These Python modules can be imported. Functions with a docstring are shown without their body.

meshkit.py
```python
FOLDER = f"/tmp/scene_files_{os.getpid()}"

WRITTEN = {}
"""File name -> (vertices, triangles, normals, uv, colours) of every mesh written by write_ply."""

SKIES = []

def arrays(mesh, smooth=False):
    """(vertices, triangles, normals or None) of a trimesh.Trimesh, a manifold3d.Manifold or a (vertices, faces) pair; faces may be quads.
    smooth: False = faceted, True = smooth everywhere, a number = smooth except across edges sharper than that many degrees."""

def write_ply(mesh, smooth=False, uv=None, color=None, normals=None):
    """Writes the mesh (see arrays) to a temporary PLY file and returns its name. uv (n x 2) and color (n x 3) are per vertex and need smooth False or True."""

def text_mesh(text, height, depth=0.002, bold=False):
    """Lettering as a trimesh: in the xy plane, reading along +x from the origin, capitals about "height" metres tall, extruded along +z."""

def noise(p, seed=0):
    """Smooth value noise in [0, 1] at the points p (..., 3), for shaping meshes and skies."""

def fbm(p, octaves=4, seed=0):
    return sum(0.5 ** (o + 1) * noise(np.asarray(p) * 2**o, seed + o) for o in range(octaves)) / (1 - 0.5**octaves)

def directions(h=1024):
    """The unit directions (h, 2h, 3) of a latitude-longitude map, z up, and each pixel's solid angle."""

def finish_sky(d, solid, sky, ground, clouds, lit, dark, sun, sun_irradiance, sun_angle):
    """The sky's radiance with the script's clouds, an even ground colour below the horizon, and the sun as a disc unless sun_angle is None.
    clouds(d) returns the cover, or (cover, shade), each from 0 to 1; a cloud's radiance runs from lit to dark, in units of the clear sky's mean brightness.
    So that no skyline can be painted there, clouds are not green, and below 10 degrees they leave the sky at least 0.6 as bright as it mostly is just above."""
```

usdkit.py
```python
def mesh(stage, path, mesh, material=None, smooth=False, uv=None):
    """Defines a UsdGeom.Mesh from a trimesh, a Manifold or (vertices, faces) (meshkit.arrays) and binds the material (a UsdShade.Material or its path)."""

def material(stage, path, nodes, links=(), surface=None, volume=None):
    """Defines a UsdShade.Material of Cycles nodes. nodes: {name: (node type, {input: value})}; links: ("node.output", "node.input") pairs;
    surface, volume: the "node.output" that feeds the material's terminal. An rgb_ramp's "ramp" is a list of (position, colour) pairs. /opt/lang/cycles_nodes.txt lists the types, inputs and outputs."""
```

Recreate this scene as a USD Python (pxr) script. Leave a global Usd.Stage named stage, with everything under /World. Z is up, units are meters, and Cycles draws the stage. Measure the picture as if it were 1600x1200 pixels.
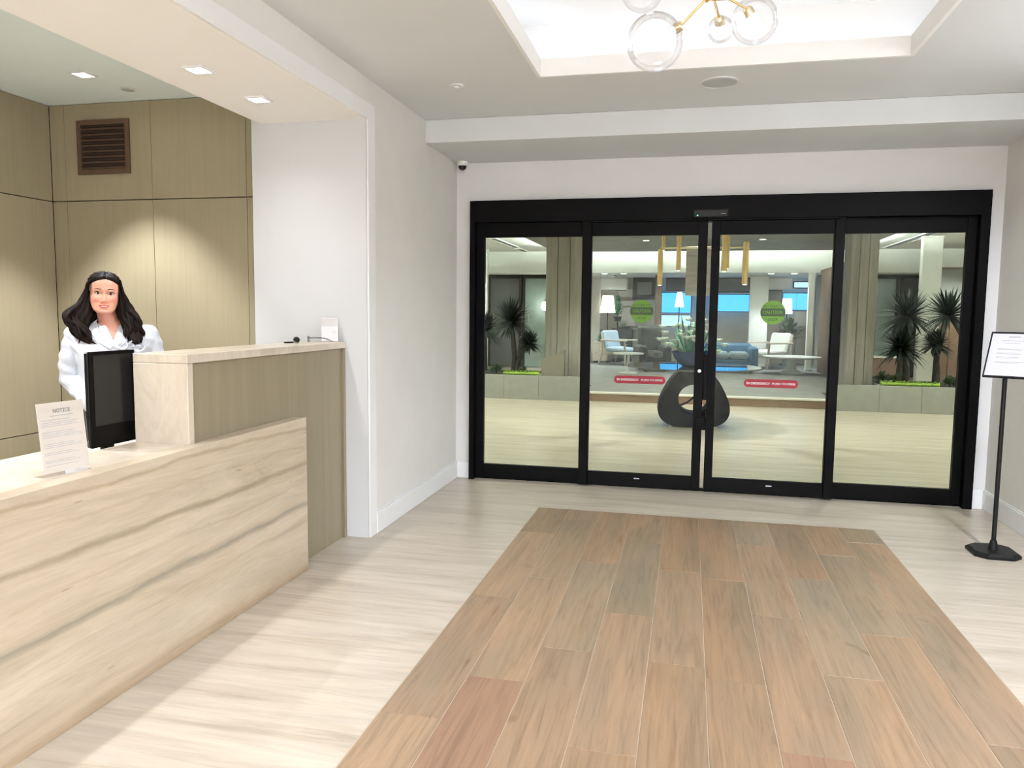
import math, random
import numpy as np, trimesh, manifold3d as m3
from shapely.geometry import Polygon, Point, box as sbox
from shapely import affinity
from pxr import Usd, UsdGeom, UsdLux, UsdShade, Gf, Sdf, Vt
import usdkit, meshkit

random.seed(7); np.random.seed(7)
stage = Usd.Stage.CreateInMemory()
UsdGeom.SetStageUpAxis(stage, "Z"); UsdGeom.SetStageMetersPerUnit(stage, 1.0)
UsdGeom.Xform.Define(stage, "/World")

# ------------------------------------------------------------------ camera, exposure, light levels
YAW, PITCH, ROLL, FPX, CAMZ = 0.224307, 0.093287, 0.010635, 1205.57, 1.4
_f = np.array([-math.sin(YAW)*math.cos(PITCH), math.cos(YAW)*math.cos(PITCH), -math.sin(PITCH)])
_r = np.array([math.cos(YAW), math.sin(YAW), 0.0]); _u = np.cross(_r, _f)
_c, _s = math.cos(ROLL), math.sin(ROLL)
_rr, _uu = _c*_r + _s*_u, -_s*_r + _c*_u
cam = UsdGeom.Camera.Define(stage, "/World/camera")
cam.CreateHorizontalApertureAttr(36.0); cam.CreateVerticalApertureAttr(27.0)
cam.CreateFocalLengthAttr(36.0*FPX/1600.0); cam.CreateClippingRangeAttr((0.05, 200.0))
_m = Gf.Matrix4d(*_rr, 0, *_uu, 0, *(-_f), 0, 0, 0, CAMZ, 1)
cam.AddTransformOp().Set(_m)
cam.CreateExposureAttr(1.24)

LOB = (0.96, 1.0, 0.94)
WARM, NEUT, COOL = (0.94, 0.96, 0.99), (0.885, 0.97, 1.11), (0.90, 1.0, 1.0)
L_SOFFIT = 18.5      # square downlights above the desk
L_HALL = 36.0        # downlights in the hall ceiling behind the view
L_REAR = 86.0       # downlights in the rear of the hall
L_ALCOVE = 84.0      # downlights over the back wall of the desk
E_COVE = 2.2        # LED strip of the hall's ceiling tray
E_LOBBYCOVE = 210.0   # LED strips of the lobby
L_LOBBY = 118.0       # lobby downlights
E_BULB = 12.0

def lin(r, g, b):
    f = lambda c: (c/255.0)/12.92 if c/255.0 <= 0.04045 else (((c/255.0)+0.055)/1.055)**2.4
    return (f(r), f(g), f(b))

# ------------------------------------------------------------------ names, things, parts
_used = {}
def numbered(parent, name):
    k = _used.setdefault(parent, {}); n = k.get(name, 0); k[name] = n+1
    return name if n == 0 else f"{name}_{n:03d}"
def tag(p, label=None, cat=None, group=None, kind=None):
    for k, v in (("label", label), ("category", cat), ("group", group), ("kind", kind)):
        if v: p.SetCustomDataByKey(k, v)
    return p
def thing(name, label, cat, loc=(0, 0, 0), rotz=0.0, group=None, kind=None):
    x = UsdGeom.Xform.Define(stage, "/World/" + numbered("/World", name))
    x.AddTranslateOp().Set(Gf.Vec3d(*map(float, loc))); x.AddRotateZOp().Set(float(math.degrees(rotz)))
    return tag(x.GetPrim(), label, cat, group, kind)
def obj(name, mesh, mat, parent=None, smooth=False, label=None, cat=None, group=None, kind=None):
    base = str(parent.GetPath()) if parent else "/World"
    p = usdkit.mesh(stage, base + "/" + numbered(base, name), mesh, M[mat] if isinstance(mat, str) else mat, smooth=smooth).GetPrim()
    return tag(p, label, cat, group, kind)
def copy_of(src, loc, rotz=0.0, label=None, group=None):
    cd = src.GetCustomData()
    r = thing(src.GetName().split("_0")[0], label or cd["label"], cd["category"], loc, rotz, group or cd.get("group"))
    r.GetReferences().AddInternalReference(src.GetPath()); r.SetInstanceable(True)
    return r

# ------------------------------------------------------------------ shapes
def bx(x0, x1, y0, y1, z0, z1, c=0.0):
    x0, x1 = min(x0, x1), max(x0, x1); y0, y1 = min(y0, y1), max(y0, y1); z0, z1 = min(z0, z1), max(z0, z1)
    if c <= 0:
        m = trimesh.creation.box([x1-x0, y1-y0, z1-z0]); m.apply_translation([(x0+x1)/2, (y0+y1)/2, (z0+z1)/2]); return m
    c = min(c, 0.45*min(x1-x0, y1-y0, z1-z0)); P = []
    for sx, X in ((1, x0), (-1, x1)):
        for sy, Y in ((1, y0), (-1, y1)):
            for sz, Z in ((1, z0), (-1, z1)):
                P += [(X+sx*c, Y+sy*c, Z), (X+sx*c, Y, Z+sz*c), (X, Y+sy*c, Z+sz*c)]
    return trimesh.convex.convex_hull(np.array(P))
def cat_(*ms): return trimesh.util.concatenate([m for m in ms])
def rotm(m, ang, axis, at=(0, 0, 0)):
    m = m.copy(); m.apply_transform(trimesh.transformations.rotation_matrix(ang, axis, at)); return m
def mv(m, x=0, y=0, z=0):
    m = m.copy(); m.apply_translation([x, y, z]); return m
def frame_from(d):
    d = np.asarray(d, float); d = d/np.linalg.norm(d)
    a = np.cross(d, [0, 0, 1.0] if abs(d[2]) < 0.9 else [1.0, 0, 0]); a /= np.linalg.norm(a)
    return a, np.cross(d, a), d
def tube(path, r, n=10, cap=True):
    p = np.asarray(path, float); r = np.broadcast_to(np.asarray(r, float), (len(p),))
    t = np.gradient(p, axis=0); t /= np.linalg.norm(t, axis=1, keepdims=True)+1e-12
    a, _, _ = frame_from(t[0]); ang = np.arange(n)*2*math.pi/n; rings = []
    for i in range(len(p)):
        a = a - t[i]*np.dot(a, t[i]); a /= np.linalg.norm(a)+1e-12; b = np.cross(t[i], a)
        rings.append(p[i]+r[i]*(np.cos(ang)[:, None]*a+np.sin(ang)[:, None]*b))
    V = np.vstack(rings); F = []
    for i in range(len(p)-1):
        for j in range(n):
            q = (i*n+j, i*n+(j+1) % n, (i+1)*n+(j+1) % n, (i+1)*n+j); F += [(q[0], q[1], q[2]), (q[0], q[2], q[3])]
    if cap:
        V = np.vstack([V, p[0], p[-1]]); k = len(V)-2; e = (len(p)-1)*n
        for j in range(n): F += [(k, (j+1) % n, j), (k+1, e+j, e+(j+1) % n)]
    return trimesh.Trimesh(V, F, process=False)
def cyl(p0, p1, r, n=20): return tube([p0, p1], r, n)
def lathe(prof, n=40, at=(0, 0, 0)):
    prof = np.asarray(prof, float); ang = np.arange(n)*2*math.pi/n
    V = np.stack([prof[:, 0, None]*np.cos(ang), prof[:, 0, None]*np.sin(ang), np.repeat(prof[:, 1, None], n, 1)], -1).reshape(-1, 3)+np.array(at); F = []
    for i in range(len(prof)-1):
        for j in range(n):
            a, b, c, d = i*n+j, i*n+(j+1) % n, (i+1)*n+(j+1) % n, (i+1)*n+j
            if prof[i, 0] > 1e-6: F.append((a, b, c))
            if prof[i+1, 0] > 1e-6: F.append((a, c, d))
    return trimesh.Trimesh(V, F, process=False)
def sphere(r, at=(0, 0, 0), s=(1, 1, 1), sub=3):
    m = trimesh.creation.icosphere(sub, r); m.apply_scale(s); m.apply_translation(at); return m
def prism(poly, depth, plane="xz", at=0.0):
    """Extrudes a shapely polygon drawn in the named plane from the coordinate `at` by depth along the third axis."""
    m = trimesh.creation.extrude_polygon(poly, depth, engine="earcut")
    V = m.vertices.copy()
    if plane == "xz": W = np.stack([V[:, 0], at+V[:, 2], V[:, 1]], -1)
    elif plane == "yz": W = np.stack([at+V[:, 2], V[:, 0], V[:, 1]], -1)
    else: W = np.stack([V[:, 0], V[:, 1], at+V[:, 2]], -1)
    m = trimesh.Trimesh(W, m.faces, process=False); m.fix_normals(); return m
def text_on(text, h, centre, right, up, bold=False, depth=0.0008):
    m = meshkit.text_mesh(text, h, depth, bold); c = m.bounds.mean(0); m.apply_translation([-c[0], -c[1], 0])
    r, u = np.array(right, float), np.array(up, float); r /= np.linalg.norm(r); u /= np.linalg.norm(u); n = np.cross(r, u)
    T = np.eye(4); T[:3, 0], T[:3, 1], T[:3, 2], T[:3, 3] = r, u, n, centre
    m.apply_transform(T); return m

# ------------------------------------------------------------------ materials
M = {}
def mat(name, nodes, links=(), surface="p.BSDF"):
    M[name] = usdkit.material(stage, "/World/Looks/" + name, nodes, links, surface=surface)
def plain(name, col, rough=0.5, metal=0.0, spec=0.5, var=0.0, scale=6.0, coat=0.0, bump=0.0, bscale=60.0):
    nodes = {"p": ("principled_bsdf", {"base_color": col, "roughness": rough, "metallic": metal, "specular_ior_level": spec, "coat_weight": coat, "coat_roughness": 0.15})}; links = []
    if var or bump: nodes["g"] = ("geometry", {})
    if var:
        c = np.array(col)
        nodes["n"] = ("noise_texture", {"scale": scale, "detail": 4.0, "roughness": 0.6})
        nodes["r"] = ("rgb_ramp", {"ramp": [(0.3, tuple(c*(1-var))), (0.7, tuple(np.minimum(c*(1+var), 1)))]})
        links += [("g.position", "n.vector"), ("n.fac", "r.fac"), ("r.color", "p.base_color")]
    if bump:
        nodes["n2"] = ("noise_texture", {"scale": bscale, "detail": 3.0}); nodes["b"] = ("bump", {"strength": bump, "distance": 0.002})
        links += [("g.position", "n2.vector"), ("n2.fac", "b.height"), ("b.normal", "p.normal")]
    mat(name, nodes, links)
def emit(name, col, strength):
    mat(name, {"e": ("emission", {"color": col, "strength": strength})}, surface="e.emission")

plain("wall_paint", (0.76, 0.735, 0.69), 0.75, var=0.025, scale=3, bump=0.15, bscale=220)
plain("far_paint", (0.76, 0.745, 0.725), 0.75, var=0.02, scale=3)
plain("jamb_white", (0.65, 0.655, 0.665), 0.6)
plain("trim_white", (0.84, 0.83, 0.82), 0.45, var=0.01)
plain("ceiling_paint", (0.70, 0.71, 0.705), 0.85, var=0.015, scale=2)
plain("alcove_ceiling", (0.80, 0.90, 0.92), 0.85)
plain("tray_white", (0.88, 0.86, 0.83), 0.8)
plain("black_frame", (0.0025, 0.0021, 0.0023), 0.45, spec=0.10)
plain("black_plastic", (0.006, 0.006, 0.0065), 0.35, spec=0.3)
plain("black_iron", (0.007, 0.007, 0.0075), 0.45, spec=0.3)
plain("screen_dark", (0.014, 0.0145, 0.0145), 0.2, spec=0.3)
plain("brass", (0.82, 0.56, 0.24), 0.28, metal=1.0)
plain("pale_brass", (0.85, 0.72, 0.48), 0.25, metal=1.0)
plain("steel", (0.6, 0.6, 0.6), 0.3, metal=1.0)
plain("paper", (0.74, 0.71, 0.72), 0.7)
mat("sign_paper", {"d": ("diffuse_bsdf", {"color": (0.82, 0.80, 0.78)}), "t": ("translucent_bsdf", {"color": (0.95, 0.91, 0.86)}), "m": ("mix_closure", {"fac": 0.66})}, [("d.BSDF", "m.closure1"), ("t.BSDF", "m.closure2")], surface="m.closure")
plain("notice_paper", (0.50, 0.475, 0.485), 0.8)
plain("ink", (0.25, 0.24, 0.25), 0.7)
plain("ink_grey", (0.30, 0.29, 0.30), 0.7)
plain("faint_ink", (0.60, 0.58, 0.59), 0.7)
plain("white_plastic", (0.78, 0.78, 0.75), 0.35)
plain("grille_grey", (0.50, 0.52, 0.52), 0.6)
plain("vent_wood", (0.125, 0.072, 0.045), 0.55, var=0.12, scale=20)
plain("vent_dark", (0.045, 0.028, 0.02), 0.7)
plain("dark_gap", (0.03, 0.024, 0.018), 0.8)
plain("grout", (0.47, 0.39, 0.30), 0.8)
emit("lens_white", (1.0, 0.96, 0.9), 9.0)
emit("cove_led", NEUT, E_COVE)
emit("lobby_led", COOL, E_LOBBYCOVE)
emit("bulb", NEUT, E_BULB)
emit("green_led", (0.1, 1.0, 0.5), 2.0)

# window glass: clear mixed with a reflection by fresnel
def pane(name, tint, ior=1.45):
    mat(name, {"f": ("fresnel", {"IOR": ior}), "t": ("transparent_bsdf", {"color": tint}), "g": ("glossy_bsdf", {"color": (0.9, 0.95, 0.92), "roughness": 0.0}), "m": ("mix_closure", {})},
        [("f.fac", "m.fac"), ("t.BSDF", "m.closure1"), ("g.BSDF", "m.closure2")], surface="m.closure")
pane("door_glass", (0.92, 0.95, 0.90), 1.2); pane("clear_acrylic", (0.96, 0.96, 0.96), 1.3); pane("table_glass", (0.50, 0.56, 0.57), 1.4)
mat("globe_glass", {"f": ("fresnel", {"IOR": 1.3}), "k": ("math", {"math_type": "multiply", "value2": 0.60}), "t": ("transparent_bsdf", {"color": (0.985, 0.985, 0.99)}), "g": ("glossy_bsdf", {"color": (0.95, 0.95, 0.97), "roughness": 0.0}), "m": ("mix_closure", {})},
    [("f.fac", "k.value1"), ("k.value", "m.fac"), ("t.BSDF", "m.closure1"), ("g.BSDF", "m.closure2")], surface="m.closure")
pane("teal_glass", (0.45, 0.58, 0.56), 1.5)

# vein-cut travertine. streak axis: long along one axis, thin along another
def travertine(name, axes, stops, rough, scale=1.0, dist=1.2, bands=None, bandaxis="z", fleck=True):
    nodes = {"g": ("geometry", {}), "mp": ("mapping", {"scale": tuple(np.array(axes)*scale)}),
             "n": ("noise_texture", {"scale": 1.0, "detail": 10.0, "roughness": 0.74, "distortion": dist}), "r": ("rgb_ramp", {"ramp": stops}),
             "n2": ("noise_texture", {"scale": 2.6, "detail": 7.0, "roughness": 0.7, "distortion": 0.6}), "r2": ("rgb_ramp", {"ramp": [(0.35, (0.90, 0.89, 0.88)), (0.65, (1.04, 1.03, 1.0))]}),
             "mx": ("mix_color", {"blend_type": "multiply", "fac": 1.0, "use_clamp": False}), "p": ("principled_bsdf", {"roughness": rough, "specular_ior_level": 0.5})}
    links = [("g.position", "mp.vector"), ("mp.vector", "n.vector"), ("n.fac", "r.fac"), ("mp.vector", "n2.vector"), ("n2.fac", "r2.fac"), ("r.color", "mx.a"), ("r2.color", "mx.b")]
    last = "mx.result"
    if bands:
        nodes |= {"w": ("mapping", {"scale": (1.5, 0.9, 2.2)}), "wn": ("noise_texture", {"scale": 1.0, "detail": 6.0, "roughness": 0.6}), "sep": ("separate_xyz", {}),
                  "ma": ("math", {"math_type": "multiply_add", "value2": 0.12, "value3": -0.06}), "ad": ("math", {"math_type": "add"}),
                  "br": ("rgb_ramp", {"ramp": bands}), "mb": ("mix_color", {"blend_type": "multiply", "fac": 1.0})}
        links += [("g.position", "w.vector"), ("w.vector", "wn.vector"), ("g.position", "sep.vector"), ("wn.fac", "ma.value1"), (f"sep.{bandaxis}", "ad.value1"), ("ma.value", "ad.value2"), ("ad.value", "br.fac"), (last, "mb.a"), ("br.color", "mb.b")]
        last = "mb.result"
    if fleck:
        nodes |= {"fm": ("mapping", {"scale": tuple(np.array(axes)*scale*2.2)}), "fn": ("noise_texture", {"scale": 5.0, "detail": 2.0}), "fr": ("rgb_ramp", {"ramp": [(0.22, (0.55, 0.5, 0.45)), (0.27, (1, 1, 1))]}), "mf": ("mix_color", {"blend_type": "multiply", "fac": 0.8})}
        links += [("g.position", "fm.vector"), ("fm.vector", "fn.vector"), ("fn.fac", "fr.fac"), (last, "mf.a"), ("fr.color", "mf.b")]
        last = "mf.result"
    mat(name, nodes, links + [(last, "p.base_color")])
travertine("floor_stone", (0.9, 11.0, 1.0), [(0.28, (0.385, 0.32, 0.25)), (0.42, (0.50, 0.43, 0.345)), (0.55, (0.575, 0.505, 0.415)), (0.75, (0.63, 0.565, 0.475))], 0.30, 0.8, 0.8, fleck=False)
W1 = (1, 1, 1); GR = (0.62, 0.64, 0.65)
travertine("desk_stone", (5.0, 0.9, 9.0), [(0.3, (0.42, 0.34, 0.245)), (0.42, (0.51, 0.42, 0.31)), (0.58, (0.575, 0.48, 0.365)), (0.75, (0.62, 0.53, 0.415))], 0.35, 1.0, 1.2,
           bands=[(0.0, (0.70, 0.60, 0.5)), (0.05, (0.92, 0.88, 0.84)), (0.12, W1), (0.26, W1), (0.272, (0.88, 0.87, 0.85)), (0.285, W1), (0.335, W1), (0.352, (0.70, 0.71, 0.71)), (0.360, (0.58, 0.61, 0.62)), (0.368, (0.80, 0.81, 0.80)), (0.385, (0.97, 0.96, 0.94)), (0.43, W1), (0.47, W1), (0.478, (0.9, 0.88, 0.85)), (0.49, W1), (0.562, W1), (0.577, (0.72, 0.70, 0.65)), (0.586, (0.66, 0.65, 0.60)), (0.602, W1), (0.68, W1), (0.69, (0.9, 0.88, 0.84)), (0.70, W1), (0.77, W1), (0.785, (0.74, 0.69, 0.61)), (0.797, W1), (1.0, W1)])
travertine("counter_stone", (2.5, 2.5, 1.2), [(0.3, (0.52, 0.44, 0.35)), (0.5, (0.63, 0.55, 0.45)), (0.7, (0.70, 0.63, 0.53))], 0.3, 1.5, 1.0, fleck=False)
travertine("hood_stone", (1.0, 1.0, 14.0), [(0.3, (0.66, 0.60, 0.53)), (0.5, (0.80, 0.74, 0.66)), (0.7, (0.86, 0.81, 0.73))], 0.5, 1.0, 0.6, fleck=False)

# wood: grain along one axis, tone varied per object
def wood(name, axes, tones, rough, grain=0.25, per=True, knots=False, bump=0.1, coat=0.0):
    nodes = {"g": ("geometry", {}), "o": ("object_info", {}), "mul": ("math", {"math_type": "multiply", "value2": 57.0}), "cx": ("combine_xyz", {}), "va": ("vector_math", {"math_type": "add"}),
             "mp": ("mapping", {"scale": axes}), "n": ("noise_texture", {"scale": 1.0, "detail": 8.0, "roughness": 0.68, "distortion": 1.6}),
             "gr": ("rgb_ramp", {"ramp": [(0.3, (1-grain,)*3), (0.5, (1.0,)*3), (0.72, (1+grain*0.55,)*3)]}), "tr": ("rgb_ramp", {"ramp": tones}),
             "mx": ("mix_color", {"blend_type": "multiply", "fac": 1.0, "use_clamp": False}), "b": ("bump", {"strength": bump, "distance": 0.0015}),
             "p": ("principled_bsdf", {"roughness": rough, "coat_weight": coat, "coat_roughness": 0.2})}
    links = [("o.random", "mul.value1"), ("mul.value", "cx.x"), ("mul.value", "cx.y"), ("g.position", "va.vector1"), ("cx.vector", "va.vector2"), ("va.vector", "mp.vector"), ("mp.vector", "n.vector"),
             ("n.fac", "gr.fac"), ("tr.color", "mx.a"), ("gr.color", "mx.b"), ("n.fac", "b.height"), ("b.normal", "p.normal")]
    if per: links.append(("o.random", "tr.fac"))
    else:
        nodes["n3"] = ("noise_texture", {"scale": 0.7, "detail": 2.0}); links += [("mp.vector", "n3.vector"), ("n3.fac", "tr.fac")]
    last = "mx.result"
    if knots:
        nodes |= {"km": ("mapping", {"scale": (7.0, 2.6, 1.0)}), "kn": ("noise_texture", {"scale": 1.0, "detail": 2.5, "distortion": 0.8}), "kr": ("rgb_ramp", {"ramp": [(0.70, (1, 1, 1)), (0.76, (0.80, 0.72, 0.66)), (0.81, (0.45, 0.36, 0.30))]}), "mk": ("mix_color", {"blend_type": "multiply", "fac": 1.0}),
                  "wm": ("mapping", {"scale": (5.0, 0.9, 1.0)}), "wn": ("noise_texture", {"scale": 1.0, "detail": 3.0}), "wr": ("rgb_ramp", {"ramp": [(0.35, (0.86, 0.90, 0.92)), (0.6, (1.06, 1.0, 0.95))]}), "mw": ("mix_color", {"blend_type": "multiply", "fac": 1.0, "use_clamp": False})}
        links += [("va.vector", "km.vector"), ("km.vector", "kn.vector"), ("kn.fac", "kr.fac"), (last, "mk.a"), ("kr.color", "mk.b"), ("va.vector", "wm.vector"), ("wm.vector", "wn.vector"), ("wn.fac", "wr.fac"), ("mk.result", "mw.a"), ("wr.color", "mw.b")]
        last = "mw.result"
    mat(name, nodes, links + [(last, "p.base_color")])
wood("plank_tan", (30.0, 1.5, 1.0), [(0.0, (0.30, 0.20, 0.122)), (0.35, (0.34, 0.23, 0.142)), (0.7, (0.315, 0.222, 0.145)), (1.0, (0.37, 0.255, 0.16))], 0.36, 0.32, True, True)
wood("plank_grey", (30.0, 1.5, 1.0), [(0.0, (0.285, 0.212, 0.138)), (1.0, (0.32, 0.24, 0.16))], 0.36, 0.30, True, True)
wood("plank_red", (26.0, 1.3, 1.0), [(0.0, (0.305, 0.18, 0.112)), (1.0, (0.33, 0.20, 0.127))], 0.36, 0.30, True, False)
TAUPE = [(0.0, (0.31, 0.255, 0.17)), (1.0, (0.335, 0.28, 0.19))]
wood("desk_veneer", (30.0, 30.0, 0.7), [(0.3, (0.27, 0.222, 0.143)), (0.7, (0.30, 0.25, 0.163))], 0.42, 0.07, False, bump=0.03)
wood("wall_veneer", (26.0, 26.0, 0.6), [(0.0, (0.355, 0.305, 0.20)), (1.0, (0.385, 0.33, 0.22))], 0.5, 0.07, True, bump=0.03)

# ------------------------------------------------------------------ lamps
def spot(path, pos, power, half, col, soft=0.35, aim=(0, 0, -1), radius=0.03):
    l = UsdLux.SphereLight.Define(stage, path); l.CreateRadiusAttr(radius); l.CreateIntensityAttr(power/(4*math.pi*radius**2)/math.pi); l.CreateColorAttr(Gf.Vec3f(*col))
    sh = UsdLux.ShapingAPI.Apply(l.GetPrim()); sh.CreateShapingConeAngleAttr(half); sh.CreateShapingConeSoftnessAttr(soft)
    a, b, d = frame_from(-np.array(aim, float)); l.AddTransformOp().Set(Gf.Matrix4d(*a, 0, *b, 0, *d, 0, *map(float, pos), 1))
def downlight(x, y, z, label, power, half, col, group=None, square=True, size=0.043, soft=0.5, dx=0.0):
    t = thing("downlight", label, "ceiling light", (x, y, z), 0, group)
    s = size
    if square:
        ring = sbox(-s-.012, -s-.012, s+.012, s+.012).difference(sbox(-s, -s, s, s)); lens = bx(-s, s, -s, s, -0.007, -0.001)
    else:
        ring = Point(0, 0).buffer(s+.012, 24).difference(Point(0, 0).buffer(s, 24)); lens = prism(Point(0, 0).buffer(s, 24), 0.006, "xy", -0.007)
    obj("trim_ring", prism(ring, 0.010, "xy", -0.0102), "trim_white", t); obj("lens", lens, "lens_white", t, label="bright glowing lens")
    spot(str(t.GetPath()) + "/lamp", (dx, 0, -0.045), power, half, col, soft)
    return t

# ================================================================== SETTING
XW, XR, YD, ZC = -1.887, 2.14, 6.17, 2.758
YJ = 4.35                      # jamb face that closes the desk opening
ZS = 2.522                     # underside of the soffit above the desk
XA, YA = -4.28, 4.545          # alcove walls
def struct(name, mesh, m, label, cat, parent=None, smooth=False):
    return obj(name, mesh, m, parent, smooth, label, cat, kind="structure") if parent is None else obj(name, mesh, m, parent, smooth)
def sthing(name, label, cat): return thing(name, label, cat, kind="structure")

fl = struct("floor", bx(-6.6, 7.2, -9.2, 22.5, -0.10, 0.0), "floor_stone", "pale vein-cut stone floor with long crosswise streaks", "floor")
# wood-look inlay in the floor
inl = sthing("floor_inlay", "brown oak-look plank panel set into the pale stone floor", "floor")
X0, Y1, PW, PL, G = -1.013, 5.344, 0.2232, 1.155, 0.0030
obj("joint_bed", bx(X0-0.004, X0+10*PW+0.004, -2.4, Y1+0.004, 0.0, 0.0022), "grout", inl)
joint = [3.575, 2.75, 3.07, 3.505, 4.19, 2.95, 2.49, 3.09, 3.55, 3.855]
tone = {(0, 2.42): "plank_tan", (1, 2.75): "plank_red", (6, 2.49): "plank_red", (3, 3.505): "plank_tan"}
rp = random.Random(5)
for i in range(10):
    ys = [joint[i]+k*PL for k in range(-6, 4)]
    ys = [-2.4] + [y for y in ys if -2.3 < y < Y1-0.12] + [Y1]
    for a, b in zip(ys[:-1], ys[1:]):
        mname = rp.choice(["plank_tan", "plank_tan", "plank_grey"])
        for (ii, yy), v in tone.items():
            if ii == i and abs(b-yy) < 0.02: mname = v
        h = 0.0042 + rp.uniform(-0.0005, 0.0005)
        obj("plank", bx(X0+i*PW+G/2, X0+(i+1)*PW-G/2, a+0.0006, b-0.0006, 0.0005, h, 0.0012), mname, inl)

# left wall, between the desk opening and the doors; continues behind as the header over the opening
wl = sthing("wall_left", "light greige textured wall left of the glass doors", "wall")
obj("wall_face", bx(XW-0.02, XW, YJ+0.10, YD+0.2, 0, ZC+0.1), "wall_paint", wl)
obj("header", bx(XW-0.02, XW, -9.2, YJ+0.10, ZS+0.092, ZC+0.1), "wall_paint", wl)
obj("far_part", bx(XW-0.02, XW, -9.2, -0.9, 0, ZS+0.092), "wall_paint", wl)
# jamb wall closing the opening
wj = struct("wall_jamb", bx(-2.64, XW-0.004, YJ, YA+0.2, 0, ZC), "jamb_white", "bright white return wall beside the reception desk", "wall")
tr = sthing("trim_1", "flat white casing around the reception opening", "trim")
obj("upright", bx(XW-0.003, XW+0.010, YJ, YJ+0.102, 0, ZS-0.0005, 0.002), "trim_white", tr)
obj("head_board", bx(XW-0.003, XW+0.010, -0.9, YJ+0.102, ZS+0.0, ZS+0.092, 0.002), "trim_white", tr)
sof = struct("ceiling_soffit", bx(-2.58, XW-0.004, -3.2, YJ, ZS, ZC), "tray_white", "cream dropped soffit with square downlights above the reception desk", "ceiling")
# alcove
ca = struct("ceiling_alcove", bx(XA-0.2, -2.58, -3.2, YA+0.2, ZC, ZC+0.1), "alcove_ceiling", "pale grey-green ceiling behind the reception desk", "ceiling")
wb = sthing("wall_back", "taupe wood panelled wall behind the receptionist", "wall")
obj("backing", bx(XA-0.1, -2.60, YA+0.02, YA+0.1, 0, ZC), "dark_gap", wb)
gap = 0.006
zr = [0.0, 0.55, 2.118, ZC]
for k, (z0, z1) in enumerate(zip(zr[:-1], zr[1:])):
    for x0, x1 in ((XA, -4.165), (-4.165, -3.495), (-3.495, -2.80), (-2.80, -2.62)):
        g = gap*0.5 if True else 0
        obj("panel", bx(x0+0.0015, x1-0.0015, YA, YA+0.022, z0+(g if k else 0), z1-g, 0.0012), "wall_veneer", wb)
wl2 = sthing("wall_alcove", "taupe wood panelled side wall of the reception alcove", "wall")
obj("backing", bx(XA-0.1, XA-0.02, -3.2, YA+0.1, 0, ZC), "dark_gap", wl2)
for k, (z0, z1) in enumerate(zip(zr[:-1], zr[1:])):
    for j in range(6):
        y1 = YA-0.001-j*1.3; y0 = y1-1.3
        obj("panel", bx(XA-0.022, XA, y0+0.0015, y1-0.0015, z0+(gap/2 if k else 0), z1-gap/2, 0.0012), "wall_veneer", wl2)
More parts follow.
